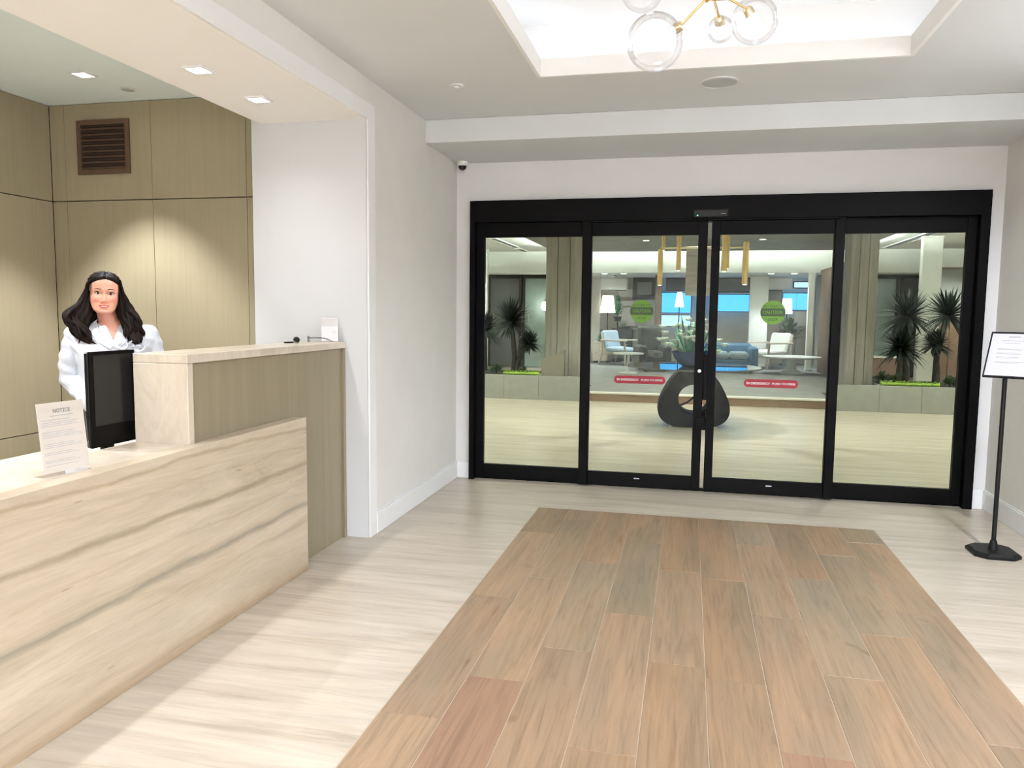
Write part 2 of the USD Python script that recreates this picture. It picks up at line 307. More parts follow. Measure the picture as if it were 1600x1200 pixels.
# far wall around the doors
wf = sthing("wall_far", "pale wall around the black framed glass doors", "wall")
DX0, DX1, DZ = -1.763, 2.048, 2.29
obj("left_pier", bx(XW, DX0, YD, YD+0.18, 0, 2.85), "far_paint", wf); obj("right_pier", bx(DX1, XR, YD, YD+0.18, 0, 2.85), "far_paint", wf); obj("lintel", bx(DX0, DX1, YD, YD+0.18, DZ, 2.85), "far_paint", wf)
wr = struct("wall_right", bx(XR, XR+0.02, -9.2, YD+0.18, 0, 2.85), "wall_paint", "light greige wall right of the glass doors behind the sign stand", "wall")
struct("wall_rear", bx(XW-0.02, XR+0.02, -9.22, -9.2, 0, 2.85), "wall_paint", "plain greige wall behind the view", "wall")
struct("baseboard_left", cat_(bx(XW, XW+0.014, YJ+0.102, YD, 0, 0.135, 0.003), bx(XW, XW+0.008, YJ+0.102, YD, 0.135, 0.146, 0.003)), "trim_white", "tall white skirting along the left wall", "skirting board")
struct("baseboard_right", cat_(bx(XR-0.014, XR, -9.2, YD, 0, 0.135, 0.003), bx(XR-0.008, XR, -9.2, YD, 0.135, 0.146, 0.003)), "trim_white", "tall white skirting along the right wall", "skirting board")
struct("baseboard_far", cat_(bx(DX1, XR-0.014, YD-0.012, YD, 0, 0.14, 0.003), bx(XW+0.014, DX0, YD-0.012, YD, 0, 0.14, 0.003)), "trim_white", "short white skirting pieces beside the black door frame", "skirting board")
# hall ceiling with lit tray
TX0, TX1, TY0, TY1 = -0.884, 1.084, 1.35, 4.532
ce = sthing("ceiling", "white ceiling with a large rectangular lit tray", "ceiling")
hole = sbox(XW, -9.2, XR, YD+0.18).difference(sbox(TX0-0.02, TY0-0.02, TX1+0.02, TY1+0.02))
obj("slab", prism(hole, 0.022, "xy", ZC), "ceiling_paint", ce)
rim = sbox(TX0-0.02, TY0-0.02, TX1+0.02, TY1+0.02).difference(sbox(TX0, TY0, TX1, TY1))
obj("tray_rim", prism(rim, 0.102, "xy", ZC-0.001), "tray_white", ce)
co = 0.20
obj("tray_wall", prism(sbox(TX0-co-0.02, TY0-co-0.02, TX1+co+0.02, TY1+co+0.02).difference(sbox(TX0-co, TY0-co, TX1+co, TY1+co)), 0.34, "xy", ZC+0.022), "tray_white", ce)
obj("tray_panel", bx(TX0-co-0.02, TX1+co+0.02, TY0-co-0.02, TY1+co+0.02, ZC+0.36, ZC+0.40), "tray_white", ce)
strip = sbox(TX0-0.10, TY0-0.10, TX1+0.10, TY1+0.10).difference(sbox(TX0-0.07, TY0-0.07, TX1+0.07, TY1+0.07))
obj("cove_strip", prism(strip, 0.012, "xy", ZC+0.03), "cove_led", ce, label="hidden light strip of the tray")
obj("beam", bx(XW, XR, 5.382, YD, 2.597, ZC-0.001, 0.002), "ceiling_paint", ce)

# downlights
ys = [3.839, 3.322, 2.06, 1.54, 0.28, -0.24]
downlight(-2.285, ys[0], ZS, "square recessed downlight in the cream soffit, nearest the white return wall", L_SOFFIT*0.3, 72, WARM, "soffit downlights", soft=1.0, dx=-0.045)
downlight(-2.285, ys[1], ZS, "second square recessed downlight in the cream soffit from the white return wall", L_SOFFIT, 72, WARM, "soffit downlights", soft=1.0, dx=-0.045)
ORD = ["first", "second", "third", "fourth", "fifth", "sixth", "seventh"]
for i, y in enumerate(ys[2:]):
    downlight(-2.285, y, ZS, f"{ORD[i]} of the square soffit downlights out of view, counted from the two in view", L_SOFFIT, 72, WARM, "soffit downlights out of view", soft=1.0, dx=-0.045)
downlight(-3.494, 3.973, ZC, "square recessed downlight in the ceiling behind the receptionist, washing the wood panels", L_ALCOVE, 40, WARM)
for i, y in enumerate((2.6, 1.2)): downlight(-3.494, y, ZC, f"{ORD[i]} square alcove ceiling downlight out of view, counted from the panelled wall", L_ALCOVE, 45, WARM, "alcove downlights out of view")
for i, y in enumerate((4.15, 3.2, 2.25, 1.3)): downlight(1.80, y, ZC, f"{ORD[i]} hall ceiling downlight along the right wall, counted from the doors", L_HALL, 82, NEUT, "hall downlights out of view")
for i, y in enumerate((-2.9, -4.1, -5.3, -6.5, -7.7)):
    for x, w in ((-1.2, "left"), (0.15, "middle"), (1.5, "right")): downlight(x, y, ZC, f"{w} downlight of the {ORD[i]} rear hall row behind the camera", L_REAR, 84, NEUT, "rear hall downlights out of view")
# small ceiling fittings
t = thing("ceiling_speaker", "round flush ceiling speaker grille between the lit tray and the beam", "speaker", (0.128, 4.835, ZC))
obj("rim", lathe([(0.118, 0.001), (0.118, -0.006), (0.104, -0.008), (0.102, 0.0)], 40), "ceiling_paint", t, 40); obj("grille", lathe([(0.0, -0.007), (0.06, -0.007), (0.102, -0.004), (0.102, 0.0)], 40), "grille_grey", t, 40)
t = thing("smoke_detector", "small white disc detector on the hall ceiling near the left wall", "smoke detector", (-1.414, 4.603, ZC))
obj("disc", lathe([(0.0, -0.012), (0.034, -0.011), (0.042, -0.006), (0.042, 0.001)], 32), "ceiling_paint", t, 40); obj("sensor_cap", lathe([(0.0, -0.017), (0.012, -0.016), (0.015, -0.010)], 20), "white_plastic", t, 40)
t = thing("sprinkler_cap", "small round grey cover plate on the ceiling behind the receptionist", "sprinkler", (-3.456, 4.298, ZC))
obj("disc", lathe([(0.0, -0.010), (0.036, -0.009), (0.042, -0.004), (0.042, 0.001)], 32), "grille_grey", t, 40); obj("rim", lathe([(0.040, -0.006), (0.046, -0.004), (0.046, 0.001)], 32), "ceiling_paint", t, 40)
t = thing("security_camera", "white dome security camera with a black lens bubble in the ceiling corner", "security camera", (-1.815, 6.08, 2.597))
obj("mount", lathe([(0.0, 0.001), (0.042, 0.001), (0.044, -0.012), (0.040, -0.030), (0.036, -0.036), (0, -0.036)][::-1], 32), "white_plastic", t, 40); obj("lens_bubble", sphere(0.032, (0, 0, -0.040), (1, 1, 0.95), 3), "black_plastic", t, True)
# wall vent in the panelling
t = thing("air_vent", "dark brown louvred return air vent set high in the wood panelling", "air vent", (0, 0, 0))
VX0, VX1, VZ0, VZ1, VY = -4.056, -3.652, 2.29, 2.646, YA
obj("frame", prism(sbox(VX0, VZ0, VX1, VZ1).difference(sbox(VX0+0.032, VZ0+0.032, VX1-0.032, VZ1-0.032)), 0.016, "xz", VY-0.016), "vent_wood", t)
obj("backing", bx(VX0+0.03, VX1-0.03, VY-0.002, VY-0.0005, VZ0+0.03, VZ1-0.03), "vent_dark", t)
for k in range(16):
    z = VZ0+0.042+k*0.0182
    obj("slat", rotm(bx(VX0+0.033, VX1-0.033, VY-0.013, VY-0.010, z-0.0075, z+0.0075), math.radians(-32), [1, 0, 0], (0, VY-0.0115, z)), "vent_dark" if k % 2 else "vent_wood", t)

# ================================================================== RECEPTION DESK
t = thing("reception_desk", "long reception desk with veined stone front, raised wood-faced counter and pale stone top", "desk")
FX = -1.970
obj("stone_front", bx(FX-0.075, FX, -1.2, 3.725, 0, 0.831, 0.002), "desk_stone", t, label="cream stone front slab with grey veins")
obj("counter_top", bx(-2.30, FX-0.0755, -1.2, 2.818, 0.795, 0.830, 0.002), "counter_stone", t)
obj("counter_back", bx(-2.300, -2.275, -1.2, 2.815, 0.0, 0.794), "desk_veneer", t)
obj("transaction_top", bx(-2.292, -2.030, 2.82, YJ-0.002, 1.170, 1.209, 0.0025), "counter_stone", t, label="narrow raised stone counter top")
obj("end_panel", bx(-2.292, -2.030, 2.82, 2.858, 0.0, 1.1695, 0.0025), "counter_stone", t, label="pale stone end panel of the raised counter")
obj("wood_panel", bx(-2.085, -2.050, 2.859, YJ-0.032, 0.0, 1.1690, 0.001), "desk_veneer", t, label="taupe wood front panel of the raised counter")
obj("end_strip", bx(-2.085, -2.034, YJ-0.031, YJ-0.002, 0.0, 1.1690, 0.001), "desk_veneer", t)
obj("back_panel", bx(-2.292, -2.27, 2.859, YJ-0.002, 0.0, 1.1690), "desk_veneer", t)
t = thing("work_table", "low stone-topped work surface behind the reception desk carrying the monitor", "table")
obj("work_top", bx(-2.86, -2.302, 0.2, YJ-0.03, 0.715, 0.745, 0.003), "counter_stone", t)
for y in (0.4, 2.3, 4.15): obj("work_leg", bx(-2.84, -2.31, y, y+0.03, 0, 0.714), "desk_veneer", t)

# acrylic sign on the low counter
t = thing("desk_sign", "white printed notice in a clear acrylic stand on the low counter", "sign", (-2.065, 2.205, 0.831), math.radians(82))
w, h = 0.092, 0.252
obj("sheet", rotm(bx(-w+0.004, w-0.004, -0.0012, 0.0, 0.012, h-0.004), math.radians(-6), [1, 0, 0]), "sign_paper", t)
obj("acrylic_front", rotm(bx(-w, w, -0.0045, -0.0022, 0.003, h), math.radians(-6), [1, 0, 0]), "globe_glass", t)
obj("acrylic_foot", bx(-w, w, -0.002, 0.045, 0, 0.0025), "globe_glass", t)
R6 = lambda m: rotm(m, math.radians(-6), [1, 0, 0])
obj("heading", R6(text_on("NOTICE", 0.0125, (0.004, -0.0014, h-0.033), (1, 0, 0), (0, 0, 1), True, 0.0004)), "ink", t)
rl = random.Random(3); lines = [bx(-0.042, 0.046, -0.0018, -0.0014, h-0.051, h-0.048), bx(-0.075, 0.03, -0.0018, -0.0014, h-0.064, h-0.0615)]
for z in (0.18, 0.174, 0.168, 0.148, 0.142, 0.136, 0.130, 0.108, 0.102, 0.096, 0.078, 0.072, 0.052, 0.046, 0.034):
    lines.append(bx(-0.078, 0.078-rl.uniform(0, 0.05), -0.0018, -0.0014, z, z+0.0022))
obj("text_lines", R6(cat_(*lines)), "faint_ink", t, kind="stuff")

# monitor on the work top
t = thing("computer_monitor", "black upright flat monitor behind the low counter in front of the receptionist", "monitor", (-2.330, 2.738, 0.7475), math.radians(89))
w2, z0, z1 = 0.126, 0.086, 0.474
obj("housing", bx(-w2, w2, -0.004, 0.020, z0, z1, 0.006), "black_plastic", t)
obj("bezel", prism(sbox(-w2, z0, w2, z1).difference(sbox(-w2+0.022, z0+0.085, w2-0.012, z1-0.014)), 0.006, "xz", -0.0095), "black_frame", t)
obj("screen", bx(-w2+0.022, w2-0.012, -0.0065, -0.0042, z0+0.085, z1-0.014), "screen_dark", t, label="dark grey switched-off screen")
obj("logo_mark", prism(Polygon([(0, 0.007), (0.0055, -0.005), (-0.0055, -0.005)]), 0.0006, "xz", -0.0101), "faint_ink", t)
obj("neck", bx(-0.03, 0.03, 0.0205, 0.045, 0.004, z0+0.2, 0.004), "black_plastic", t)
obj("foot", bx(-0.09, 0.09, -0.002, 0.16, 0.0006, 0.010, 0.003), "black_plastic", t)

# small things on the raised counter
ZT = 1.2095
t = thing("counter_card", "small white card stand with faint print at the end of the raised counter", "card holder", (-2.095, 4.265, ZT), math.radians(28))
Rc = lambda m: rotm(m, math.radians(-9), [1, 0, 0])
obj("card", Rc(bx(-0.048, 0.048, -0.001, 0.001, 0.002, 0.145, 0.0008)), "paper", t)
obj("easel_back", rotm(bx(-0.047, 0.047, 0.001, 0.003, 0.0, 0.143), math.radians(14), [1, 0, 0], (0, 0.024, 0.143)), "paper", t)
obj("print_lines", Rc(cat_(bx(-0.022, 0.016, -0.0016, -0.0011, 0.097, 0.101), bx(0.016, 0.036, -0.0016, -0.0011, 0.062, 0.066), bx(0.014, 0.038, -0.0016, -0.0011, 0.054, 0.057), bx(0.016, 0.036, -0.0016, -0.0011, 0.046, 0.049))), "faint_ink", t, kind="stuff")
t = thing("eyeglasses", "pair of thin dark eyeglasses lying in front of the white card", "glasses", (-2.125, 4.165, ZT), math.radians(25))
def ringpath(cx, rx, rz, n=20): a = np.linspace(0, 2*math.pi, n); return np.stack([cx+rx*np.cos(a), np.zeros(n), 0.019+rz*np.sin(a)], -1)
G_ = math.radians(100)
gl = cat_(tube(ringpath(-0.031, 0.025, 0.018), 0.0012, 6), tube(ringpath(0.031, 0.025, 0.018), 0.0012, 6), tube([(-0.007, 0, 0.024), (0, -0.002, 0.027), (0.007, 0, 0.024)], 0.0012, 6))
obj("lens_rims", mv(rotm(gl, G_, [0, 0, 1]), -0.05), "black_plastic", t)
for s in (-0.056, 0.056): obj("temple", mv(rotm(tube([(s, 0, 0.026), (s, -0.05, 0.027), (s, -0.10, 0.023), (s*0.96, -0.135, 0.004)], 0.0013, 6), G_, [0, 0, 1]), -0.05), "black_plastic", t)
t = thing("pen_ball", "small round black and silver pen holder with a pen on the raised counter", "pen holder", (-2.165, 3.99, ZT))
obj("ball", sphere(0.0185, (0, 0, 0.0185), (1, 1, 1), 3), "black_plastic", t, True); obj("silver_band", rotm(lathe([(0.0186, -0.004), (0.0195, 0), (0.0186, 0.004)], 24), 0.9, [0.6, 0.8, 0], (0, 0, 0)).apply_translation([0, 0, 0.0185]), "steel", t, 40)
obj("pen", tube([(-0.012, -0.012, 0.006), (-0.03, -0.027, 0.0052), (-0.05, -0.043, 0.005), (-0.054, -0.046, 0.005)], [0.004, 0.0045, 0.004, 0.001], 8), "black_plastic", t, True)

# ================================================================== AUTOMATIC GLASS DOORS
d = thing("door_1", "black framed automatic sliding glass doors with four glazed panels", "door", kind="structure")
FY0, FY1 = YD-0.045, YD+0.10
def rail(name, x0, x1, z0, z1, y0=FY0, y1=FY1, par=d, c=0.002): return obj(name, bx(x0, x1, y0, y1, z0, z1, c), "black_frame", par)
rail("jamb_post", DX0, -1.722, 0, DZ); rail("jamb_post", 1.985, DX1, 0, DZ)
rail("header", -1.7215, 1.9845, 2.118, DZ, FY0-0.004)
rail("header_lip", -0.775, 1.06, 2.104, 2.1175, FY0-0.012)
rail("threshold", -1.7215, 1.9845, 0, 0.012, YD+0.03, FY1)
def leaf(name, x0, x1, gx0, gx1, top, y0, y1, ztop, label):
    parts = [bx(x0, gx0, y0, y1, 0.013, top, 0.002), bx(gx1, x1, y0, y1, 0.013, top, 0.002), bx(gx0, gx1, y0, y1, ztop, top, 0.002), bx(gx0, gx1, y0, y1, 0.013, 0.125, 0.002)]
    lf = obj(name, cat_(*parts), "black_frame", d, label=label)
    ym = (y0+y1)/2
    obj("glass", bx(gx0-0.004, gx1+0.004, ym-0.003, ym+0.003, 0.121, ztop+0.004), "door_glass", lf)
    return lf
SY = (YD-0.040, YD+0.004); BY = (YD+0.02, YD+0.064)
fL = leaf("fixed_panel", -1.7215, -0.772, -1.655, -0.842, 2.117, *BY, 2.003, "left fixed glass panel"); fR = leaf("fixed_panel", 1.03, 1.9845, 1.094, 1.922, 2.117, *BY, 2.003, "right fixed glass panel")
rail("meeting_post", -0.842, -0.772, 0.013, 2.117, YD-0.040, YD+0.019); rail("meeting_post", 1.028, 1.094, 0.013, 2.117, YD-0.040, YD+0.019)
sL = leaf("sliding_leaf", -0.771, 0.117, -0.767, 0.049, 2.103, YD-0.036, YD+0.004, 2.0, "left sliding glass leaf"); sR = leaf("sliding_leaf", 0.147, 1.027, 0.210, 1.022, 2.103, YD-0.036, YD+0.004, 2.0, "right sliding glass leaf")
obj("lock_plate", bx(0.070, 0.1465, YD-0.046, YD+0.012, 0.50, 0.60, 0.003), "black_frame", sL); obj("lock_plate", bx(0.1175, 0.150, YD-0.044, YD+0.010, 0.735, 1.09, 0.003), "black_frame", sL)
obj("lock_cylinder", rotm(lathe([(0.0, 0.012), (0.012, 0.012), (0.014, 0.0)], 20), math.pi/2, [1, 0, 0]).apply_translation([0.088, YD-0.046, 0.96]), "steel", sL, 40)
obj("sensor", bx(0.002, 0.265, YD-0.098, FY0-0.0045, 2.122, 2.184, 0.008), "black_plastic", d, label="black motion sensor box with a small green light")
obj("sensor_light", sphere(0.0055, (0.036, YD-0.099, 2.137), (1, 0.5, 1), 2), "green_led", d); obj("sensor_mark", bx(0.205, 0.245, YD-0.0985, YD-0.0975, 2.148, 2.152), "faint_ink", d)
for lf, x in ((sL, -0.372), (sR, 0.633)): obj("maker_badge", bx(x-0.022, x+0.022, YD-0.0368, YD-0.0355, 0.080, 0.090), "faint_ink", lf)
# safety stickers on the glass
mat("decal_green", {"p": ("principled_bsdf", {"base_color": (0.135, 0.30, 0.02), "roughness": 0.5})}); mat("decal_dark", {"p": ("principled_bsdf", {"base_color": (0.035, 0.075, 0.02), "roughness": 0.5})}); mat("decal_red", {"p": ("principled_bsdf", {"base_color": (0.32, 0.010, 0.026), "roughness": 0.5})})
GY = YD-0.016-0.003
def green(x, where):
    t = thing("round_sticker", f"round green automatic door sticker on the {where} sliding leaf", "sticker", (x, GY-0.0006, 1.415))
    r = 0.090
    obj("disc", prism(Point(0, 0).buffer(r, 32), 0.0005, "xz", 0.0), "decal_green", t); obj("dark_band", prism(Point(0, 0).buffer(r, 32).intersection(sbox(-1, -0.028, 1, 0.032)), 0.0003, "xz", -0.0004), "decal_dark", t)
    obj("lettering", text_on("AUTOMATIC", 0.017, (0, -0.0005, 0.048), (1, 0, 0), (0, 0, 1), True, 0.0003), "decal_dark", t); obj("lettering", text_on("CAUTION", 0.022, (0, -0.0006, 0.002), (1, 0, 0), (0, 0, 1), True, 0.0003), "decal_green", t); obj("lettering", text_on("DOOR", 0.018, (0, -0.0005, -0.052), (1, 0, 0), (0, 0, 1), True, 0.0003), "decal_dark", t)
def red(x0, x1, where):
    t = thing("strip_sticker", f"long red emergency sticker with white lettering on the {where} sliding leaf", "sticker", ((x0+x1)/2, GY-0.0006, 0.875))
    w = (x1-x0)/2
    obj("strip", prism(sbox(-w+0.03, -0.001, w-0.03, 0.001).buffer(0.030, 8), 0.0005, "xz", 0.0), "decal_red", t)
    obj("lettering", text_on("IN EMERGENCY", 0.0165, (-w*0.47, -0.0004, 0), (1, 0, 0), (0, 0, 1), True, 0.0003), "paper", t); obj("lettering", text_on("PUSH TO OPEN", 0.0165, (w*0.47, -0.0004, 0), (1, 0, 0), (0, 0, 1), True, 0.0003), "paper", t)
green(-0.366, "left"); green(0.614, "right"); red(-0.569, -0.168, "left"); red(0.423, 0.817, "right")

# ================================================================== SIGN STAND
t = thing("sign_stand", "black floor sign stand holding a tilted white notice in front of the right wall", "sign stand", (1.80, 5.00, 0))
base = trimesh.creation.extrude_polygon(Polygon([(-.125, -.08), (-.07, -.135), (.07, -.135), (.125, -.08), (.125, .08), (.07, .135), (-.07, .135), (-.125, .08)]), 0.016, engine="earcut")
top_ = trimesh.creation.extrude_polygon(Polygon([(-.11, -.07), (-.06, -.12), (.06, -.12), (.11, -.07), (.11, .07), (.06, .12), (-.06, .12), (-.11, .07)]), 0.012, engine="earcut"); top_.apply_translation([0, 0, 0.016])
obj("base", trimesh.convex.convex_hull(np.vstack([base.vertices[base.vertices[:, 2] > -1], top_.vertices])), "black_iron", t)
obj("pole", cyl((0, 0, 0.027), (0, 0, 1.05), 0.0125, 20), "black_iron", t, 40); obj("collar", lathe([(0.0, 0.06), (0.017, 0.055), (0.022, 0.03), (0.026, 0.0)], 24, (0, 0, 0.027)), "black_iron", t, 40)
TL = math.radians(-38)
def tilt(m): m = rotm(m, TL, [1, 0, 0]); m = rotm(m, math.radians(-29), [0, 0, 1]); return mv(m, 0.0, -0.02, 1.05)
wS, hS = 0.122, 0.325
obj("sign_frame", tilt(prism(sbox(-wS, 0, wS, hS).difference(sbox(-wS+0.007, 0.007, wS-0.007, hS-0.007)), 0.016, "xz", -0.008)), "black_iron", t)
obj("backing", tilt(bx(-wS+0.006, wS-0.006, 0.001, 0.006, 0.006, hS-0.006)), "black_iron", t); obj("sheet", tilt(bx(-wS+0.006, wS-0.006, -0.001, 0.0005, 0.006, hS-0.006)), "notice_paper", t, label="white printed notice")
ln = [bx(-0.03, 0.03, -0.0016, -0.0011, hS-0.035, hS-0.028), bx(-0.065, 0.06, -0.0016, -0.0011, hS-0.062, hS-0.059), bx(-0.045, 0.04, -0.0016, -0.0011, hS-0.08, hS-0.077)]
for z in (0.205, 0.198, 0.175, 0.168, 0.145, 0.138, 0.110, 0.103): ln.append(bx(-0.075, 0.075-rl.uniform(0, 0.05), -0.0016, -0.0011, z, z+0.002))
obj("text_lines", tilt(cat_(*ln)), "ink_grey", t, kind="stuff")

# ================================================================== CHANDELIER in the tray
t = thing("chandelier", "branching brass chandelier with clear glass globes hanging in the lit ceiling tray", "chandelier", (0, 0, 0))
cx, cy = 0.03, 3.36
obj("canopy", lathe([(0.0, 0.0), (0.065, 0.0), (0.065, -0.02), (0.012, -0.026), (0.0, -0.026)][::-1], 32, (cx, cy, ZC+0.36)), "brass", t, 40)
hub = np.array([cx, cy, 2.678]); obj("stem", cyl((cx, cy, 2.678), (cx, cy, ZC+0.336), 0.007, 12), "brass", t, 40); obj("hub", sphere(0.016, hub, (1, 1, 1), 2), "brass", t, True)
def globe(c, r, socket, via, dark=True):
    c, s = np.array(c, float), np.array(socket, float); via = [np.array(v, float) for v in via]
    obj("arm", tube([hub]+via+[s], 0.0048, 8), "brass", t, True)
    dr = (c-s)/np.linalg.norm(c-s)
    ga = tube([s-dr*0.006, s+dr*0.004, s+dr*0.030, s+dr*0.032], [0.012, 0.021, 0.021, 0.016], 16); obj("socket", ga, "pale_brass", t, 40)
    b0 = s+dr*0.05; k = min(0.055, r*0.52)
    bl = tube([s+dr*0.032, s+dr*0.045, b0+dr*k*0.35, b0+dr*k*0.75, b0+dr*k*1.0, b0+dr*k*1.08], [0.010, 0.012, 0.022, 0.024, 0.012, 0.002], 14)
    gl = obj("glass_globe", sphere(r, c, (1, 1, 1), 4), "globe_glass", t, True); obj("bulb", bl, "bulb", gl, True)
globe((-0.178, 3.40, 2.532), 0.118, (-0.070, 3.385, 2.588), [(0.015, 3.365, 2.665)])
globe((0.222, 3.42, 2.597), 0.094, (0.188, 3.40, 2.640), [(0.06, 3.365, 2.672), (0.115, 3.375, 2.674)])
globe((0.093, 3.62, 2.640), 0.056, (0.085, 3.57, 2.672), [(0.06, 3.45, 2.70)])
globe((-0.235, 3.42, 2.755), 0.090, (-0.155, 3.40, 2.735), [(-0.05, 3.37, 2.72)])
globe((0.20, 3.12, 2.80), 0.10, (0.13, 3.20, 2.765), [(0.07, 3.3, 2.73)])
# ================================================================== LOBBY beyond the doors
plain("slab_grey", (0.30, 0.30, 0.265), 0.7, var=0.12, scale=2.5)
plain("lobby_white", (0.80, 0.80, 0.76), 0.8)
plain("planter_stone", (0.36, 0.355, 0.325), 0.7, var=0.06, scale=8)
plain("soil", (0.03, 0.024, 0.018), 0.95, var=0.3, scale=30)
plain("lime_green", (0.34, 0.50, 0.07), 0.7, var=0.3, scale=40)
plain("yucca_green", (0.013, 0.024, 0.017), 0.55, var=0.3, scale=10)
plain("shrub_green", (0.035, 0.075, 0.03), 0.6, var=0.35, scale=30)
plain("fresh_green", (0.06, 0.22, 0.12), 0.6, var=0.3, scale=30)
plain("trunk_brown", (0.035, 0.028, 0.024), 0.8, var=0.3, scale=40, bump=0.5, bscale=80)
plain("black_brown", (0.018, 0.014, 0.013), 0.45)
plain("dark_grey", (0.055, 0.057, 0.056), 0.5)
plain("mid_grey", (0.19, 0.19, 0.18), 0.6)
plain("plinth_beige", (0.24, 0.215, 0.175), 0.7, var=0.08)
plain("teal_panel", (0.27, 0.34, 0.32), 0.15, var=0.15, scale=1.5)
plain("door_grey", (0.12, 0.12, 0.118), 0.5)
plain("beige", (0.58, 0.53, 0.46), 0.65, var=0.04)
plain("brown_wood", (0.15, 0.092, 0.062), 0.5, var=0.15, scale=6)
plain("cream", (0.78, 0.74, 0.67), 0.6)
plain("linen_white", (0.80, 0.79, 0.75), 0.8)
plain("navy_lacquer", (0.005, 0.005, 0.009), 0.45, spec=0.12)
plain("blue_vase", (0.02, 0.05, 0.16), 0.2, coat=0.6)
plain("blue_fabric", (0.12, 0.25, 0.42), 0.8); plain("pale_blue_fabric", (0.45, 0.56, 0.66), 0.8); plain("blossom_white", (0.72, 0.80, 0.70), 0.7)
plain("carpet_blue_grey", (0.27, 0.26, 0.25), 0.9, var=0.12, scale=4)
plain("art_teal", (0.08, 0.20, 0.19), 0.6, var=0.3, scale=5)
emit("blue_window", (0.055, 0.36, 0.95), 0.95); emit("blue_window_pale", (0.35, 0.58, 0.95), 0.8); emit("shade_glow", (1.0, 0.95, 0.88), 1.1); emit("sconce_glow", (1.0, 0.97, 0.9), 14.0); emit("floor_led", (1.0, 0.97, 0.9), 5.0)
travertine("column_stone", (9.0, 9.0, 0.55), [(0.28, (0.20, 0.178, 0.155)), (0.45, (0.285, 0.262, 0.232)), (0.6, (0.34, 0.317, 0.285)), (0.78, (0.43, 0.40, 0.37))], 0.6, 1.0, 0.5, fleck=False)
wood("step_wood", (2.0, 20.0, 20.0), [(0.0, (0.22, 0.135, 0.08)), (1.0, (0.28, 0.18, 0.11))], 0.5, 0.2, True)
wood("pale_ash", (6.0, 6.0, 20.0), [(0.0, (0.55, 0.46, 0.36)), (1.0, (0.62, 0.53, 0.42))], 0.5, 0.1, True)

lobby_walls = sthing("wall_lobby", "dark panelled and glazed walls at the back of the lobby beyond the glass doors", "wall")
obj("left_side", bx(-6.55, -6.5, YD+0.2, 22, 0, 2.9), "lobby_white", lobby_walls); obj("right_side", bx(7.0, 7.05, YD+0.2, 22, 0, 2.9), "lobby_white", lobby_walls)
obj("front_left", bx(-6.55, XW-0.02, YD+0.18, YD+0.22, 0, 2.9), "lobby_white", lobby_walls); obj("front_right", bx(XR+0.02, 7.05, YD+0.18, YD+0.22, 0, 2.9), "lobby_white", lobby_walls)
obj("back_left", bx(-6.5, -2.60, 19.30, 19.4, 0, 2.9), "mid_grey", lobby_walls); obj("back_right", bx(2.90, 7.0, 19.30, 19.4, 0, 2.9), "mid_grey", lobby_walls)
obj("lounge_back", bx(-2.9, 3.3, 21.0, 21.1, 0, 2.9), "beige", lobby_walls)
obj("lounge_left", bx(-2.70, -2.60, 19.0, 21.0, 0, 2.9), "beige", lobby_walls)
# ceiling of the lobby: white side fields, a lower grey field in the middle, a white bulkhead at the back
lc = sthing("ceiling_lobby", "lobby ceiling with a lowered grey centre field and bright white coves", "ceiling")
obj("white_field", bx(-6.5, 7.0, YD+0.18, 21.2, 2.84, 2.88), "lobby_white", lc)
obj("grey_field", bx(-2.87, 3.16, YD+0.22, 16.7, 2.70, 2.745), "slab_grey", lc)
obj("bulkhead", bx(-6.5, 7.0, 18.3, 21.0, 2.335, 2.839), "lobby_white", lc)
for x0, x1, y0, y1 in ((-2.83, -2.79, 6.6, 16.6), (3.08, 3.12, 6.6, 16.6)): obj("cove_strip", bx(x0, x1, y0, y1, 2.746, 2.756), "lobby_led", lc)
obj("cove_strip", bx(-2.6, 2.9, 16.60, 16.65, 2.746, 2.756), "lobby_led", lc)
for x, y0, y1, wdt, where in ((-3.83, 14.9, 17.1, 0.05, "left"), (-3.86, 17.4, 19.0 - 0.75, 0.05, "left, farther back"), (4.05, 10.0, 17.9, 0.07, "right")):
    t = thing("slot_diffuser", f"long black slot air diffuser in the white lobby ceiling, {where}", "air vent", (x, (y0+y1)/2, 2.84))
    L = (y1-y0)/2
    obj("frame", prism(sbox(-wdt-.035, -L, wdt+.035, L).difference(sbox(-wdt, -L+.03, wdt, L-.03)), 0.012, "xy", -0.012), "lobby_white", t)
    obj("slot", bx(-wdt, -wdt*.35, -L+.03, L-.03, -0.008, -0.002), "black_plastic", t); obj("slot", bx(wdt*.35, wdt, -L+.03, L-.03, -0.008, -0.002), "black_plastic", t); obj("divider", bx(-wdt*.35, wdt*.35, -L+.03, L-.03, -0.011, -0.001), "mid_grey", t)
for i, x in enumerate((-2.0, -1.55, 1.78, 2.28)):
    t = thing("lounge_downlight", f"small bright downlight under the white bulkhead, {['leftmost', 'second from the left', 'third from the left', 'rightmost'][i]}", "ceiling light", (x, 18.55, 2.335), 0, "bulkhead downlights")
    obj("trim_ring", prism(Point(0, 0).buffer(.085, 20).difference(Point(0, 0).buffer(.07, 20)), 0.012, "xy", -0.012), "lobby_white", t); obj("lens", lathe([(0.0, -0.02), (0.05, -0.016), (0.07, -0.002)], 20), "lens_white", t, 40)
    spot(str(t.GetPath())+"/lamp", (0, 0, -0.06), 30, 55, NEUT, 0.5)
